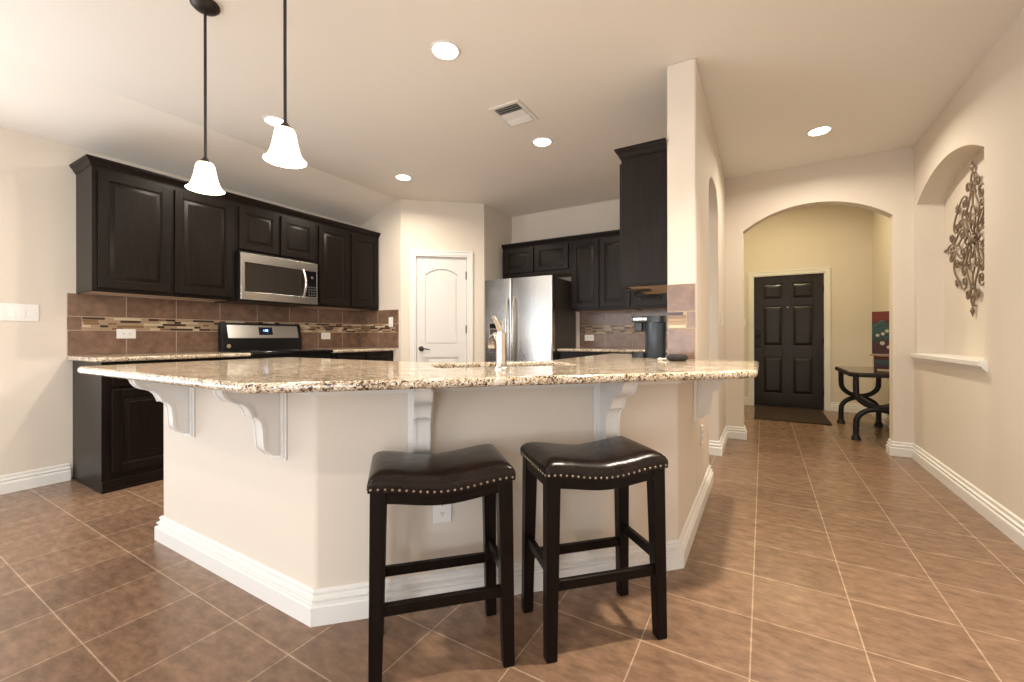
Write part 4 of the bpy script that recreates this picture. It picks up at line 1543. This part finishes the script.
# painting on a tabletop easel
EZR = R(-30)
ez = thing('tabletop_easel', 'small wooden easel on the foyer console table holding the painting', 'easel', (1.135, 5.90, TH), EZR)
MB().box(-0.135, 0.125, -0.045, 0.0, 0.152, 0.172).build('ledge', M['ledge'], ez, 0.003, 1)
for x in (-0.105, 0.105):
    MB().box(x - 0.011, x + 0.011, 0.0, 0.018, 0.0, 0.58).build('post', M['easel_wood'], ez)
MB().box(-0.115, 0.115, -0.008, 0.0, 0.012, 0.148).build('lower_panel', M['canvas'], ez)
pa_ = thing('painting', 'dark red floral painting with white blossoms on the foyer easel', 'painting', (1.135, 5.90, TH + 0.1725), EZR)
MB().box(-0.125, 0.12, -0.022, -0.0015, 0.0, 0.455).build('canvas', M['canvas'], pa_)
fl_ = MB()
for (x, z, r_, mi) in ((-0.075, 0.20, 0.017, 0), (-0.035, 0.115, 0.022, 0), (-0.030, 0.215, 0.017, 0), (0.005, 0.245, 0.018, 0), (0.02, 0.075, 0.020, 0), (0.06, 0.17, 0.018, 1), (-0.085, 0.30, 0.028, 1),
                       (-0.04, 0.33, 0.030, 1), (0.0, 0.17, 0.024, 1), (0.05, 0.31, 0.026, 1), (0.075, 0.11, 0.022, 0), (-0.07, 0.26, 0.022, 1)):
    fl_.mi = mi
    for p in range(5):
        a = 2 * PI * p / 5 + x * 9
        cx, cz = x + r_ * 0.55 * math.cos(a), z + r_ * 0.55 * math.sin(a)
        fl_.lathe([(0, -0.0245), (r_ * 0.4, -0.0235), (r_ * 0.5, -0.0215)], (cx, 0, cz), 9, 'y')
fl_.build('blossoms', [M['petal'], M['petal_b']], pa_)

# ------------------------------------------------------------------ scrollwork wall art in the niche
wa = thing('wall_art', 'round bronze scrollwork medallion hanging in the arched niche', 'wall decor', (XR + 0.17, 4.24, 1.735), RZP)


def spiral(c, r0, r1, a0, turns, n=26):
    return [(c[0] + (r0 + (r1 - r0) * i / n) * math.cos(a0 + 2 * PI * turns * i / n), c[1] + (r0 + (r1 - r0) * i / n) * math.sin(a0 + 2 * PI * turns * i / n)) for i in range(n + 1)]


def rot2(p, a):
    return (p[0] * math.cos(a) - p[1] * math.sin(a), p[0] * math.sin(a) + p[1] * math.cos(a))


def bez(p0, p1, p2, p3, n=14):
    out = []
    for i in range(n + 1):
        t = i / n
        out.append(tuple(p0[k] * (1 - t) ** 3 + 3 * p1[k] * t * (1 - t) ** 2 + 3 * p2[k] * t * t * (1 - t) + p3[k] * t ** 3 for k in (0, 1)))
    return out


def art_tube(mb, pts, r=0.0075, y=-0.018):
    r *= 0.72
    mb.tube([(p[0], y, p[1]) for p in pts], r, 6)


for q in range(4):
    a = q * PI / 2
    sc = MB()
    for s in (-1, 1):
        def T(pts):
            return [rot2((p[0] * s, p[1]), a) for p in pts]
        # lyre: from the finial down and out, curling back in
        art_tube(sc, T(bez((0.0, 0.475), (0.035, 0.44), (0.030, 0.40), (0.030, 0.36))), 0.0085)
        art_tube(sc, T(bez((0.030, 0.36), (0.030, 0.28), (0.105, 0.26), (0.105, 0.18)) + spiral((0.066, 0.18), 0.039, 0.010, 0.0, -1.25)[1:]), 0.0085)
        # side volute high on the arm
        art_tube(sc, T(bez((0.030, 0.33), (0.045, 0.43), (0.105, 0.44), (0.105, 0.385)) + spiral((0.077, 0.385), 0.028, 0.008, 0.0, -1.2)[1:]), 0.008)
        # big C scroll towards the diagonal corner
        art_tube(sc, T(list(reversed(spiral((0.140, 0.290), 0.036, 0.010, PI * 0.9, 1.2))) + bez((0.104, 0.300), (0.11, 0.36), (0.19, 0.36), (0.262, 0.262))[1:]), 0.0085)
        # inner C scroll hugging the diagonal
        art_tube(sc, T(bez((0.07, 0.07), (0.16, 0.10), (0.20, 0.16), (0.175, 0.225)) + spiral((0.148, 0.217), 0.028, 0.008, 0.3, 1.2)[1:]), 0.008)
        art_tube(sc, T(bez((0.025, 0.09), (0.055, 0.13), (0.055, 0.20), (0.0, 0.245))), 0.0075)
    art_tube(sc, [rot2(p, a) for p in ((0, 0.245), (0, 0.34))], 0.008)
    # ring ties
    for (cx, cz) in ((0.0, 0.345), (0.0, 0.40)):
        c_ = rot2((cx, cz), a)
        sc.lathe([(0, -0.026), (0.012, -0.024), (0.016, -0.018), (0.012, -0.012), (0, -0.010)], (c_[0], 0, c_[1]), 10, 'y')
    sc.build('scrollwork', M['art_metal'], wa)
    fn = MB()
    for pts in ([(0, 0.465), (0.020, 0.505), (0, 0.555), (-0.020, 0.505)],):
        P_ = [rot2(p, a) for p in pts]
        ctr = rot2((0, 0.508), a)
        vv_ = [(p[0], -0.018, p[1]) for p in P_] + [(ctr[0], -0.034, ctr[1]), (ctr[0], -0.006, ctr[1])]
        fn.add(vv_, [(0, 1, 4), (1, 2, 4), (2, 3, 4), (3, 0, 4), (1, 0, 5), (2, 1, 5), (3, 2, 5), (0, 3, 5)])
    fn.build('finial', M['art_metal'], wa, smooth=0)
    # corner leaf on the diagonal
    lf = MB()
    for ang in (-0.55, 0, 0.55):
        P_ = [rot2((p[0], p[1]), ang) for p in ((0, 0.0), (0.016, 0.030), (0, 0.072), (-0.016, 0.030))]
        P_ = [rot2((p[0], p[1] + 0.365), a - PI / 4) for p in P_]
        ctr = ((P_[0][0] + P_[2][0]) / 2, (P_[0][1] + P_[2][1]) / 2)
        vv_ = [(p[0], -0.018, p[1]) for p in P_] + [(ctr[0], -0.028, ctr[1]), (ctr[0], -0.009, ctr[1])]
        lf.add(vv_, [(0, 1, 4), (1, 2, 4), (2, 3, 4), (3, 0, 4), (1, 0, 5), (2, 1, 5), (3, 2, 5), (0, 3, 5)])
    lf.build('corner_leaf', M['art_metal'], wa, smooth=0)
ro = MB()
ro.lathe([(0, -0.040), (0.018, -0.038), (0.030, -0.030), (0.040, -0.020), (0.040, -0.010), (0, -0.010)], (0, 0, 0), 20, 'y')
for i in range(8):
    a = 2 * PI * i / 8
    P_ = [rot2(p, a) for p in ((0.0, 0.030), (0.030, 0.085), (0.0, 0.130), (-0.030, 0.085))]
    ro.tube([(p[0], -0.020, p[1]) for p in P_], 0.0065, 6, closed=True)
ro.build('rosette', M['art_metal'], wa)
st_ = MB()
for p in ((0, 0.47), (0, -0.47)):
    st_.tube([(p[0], -0.016, p[1]), (p[0], -0.0005, p[1])], 0.006, 8)
st_.build('standoff', M['art_metal'], wa)
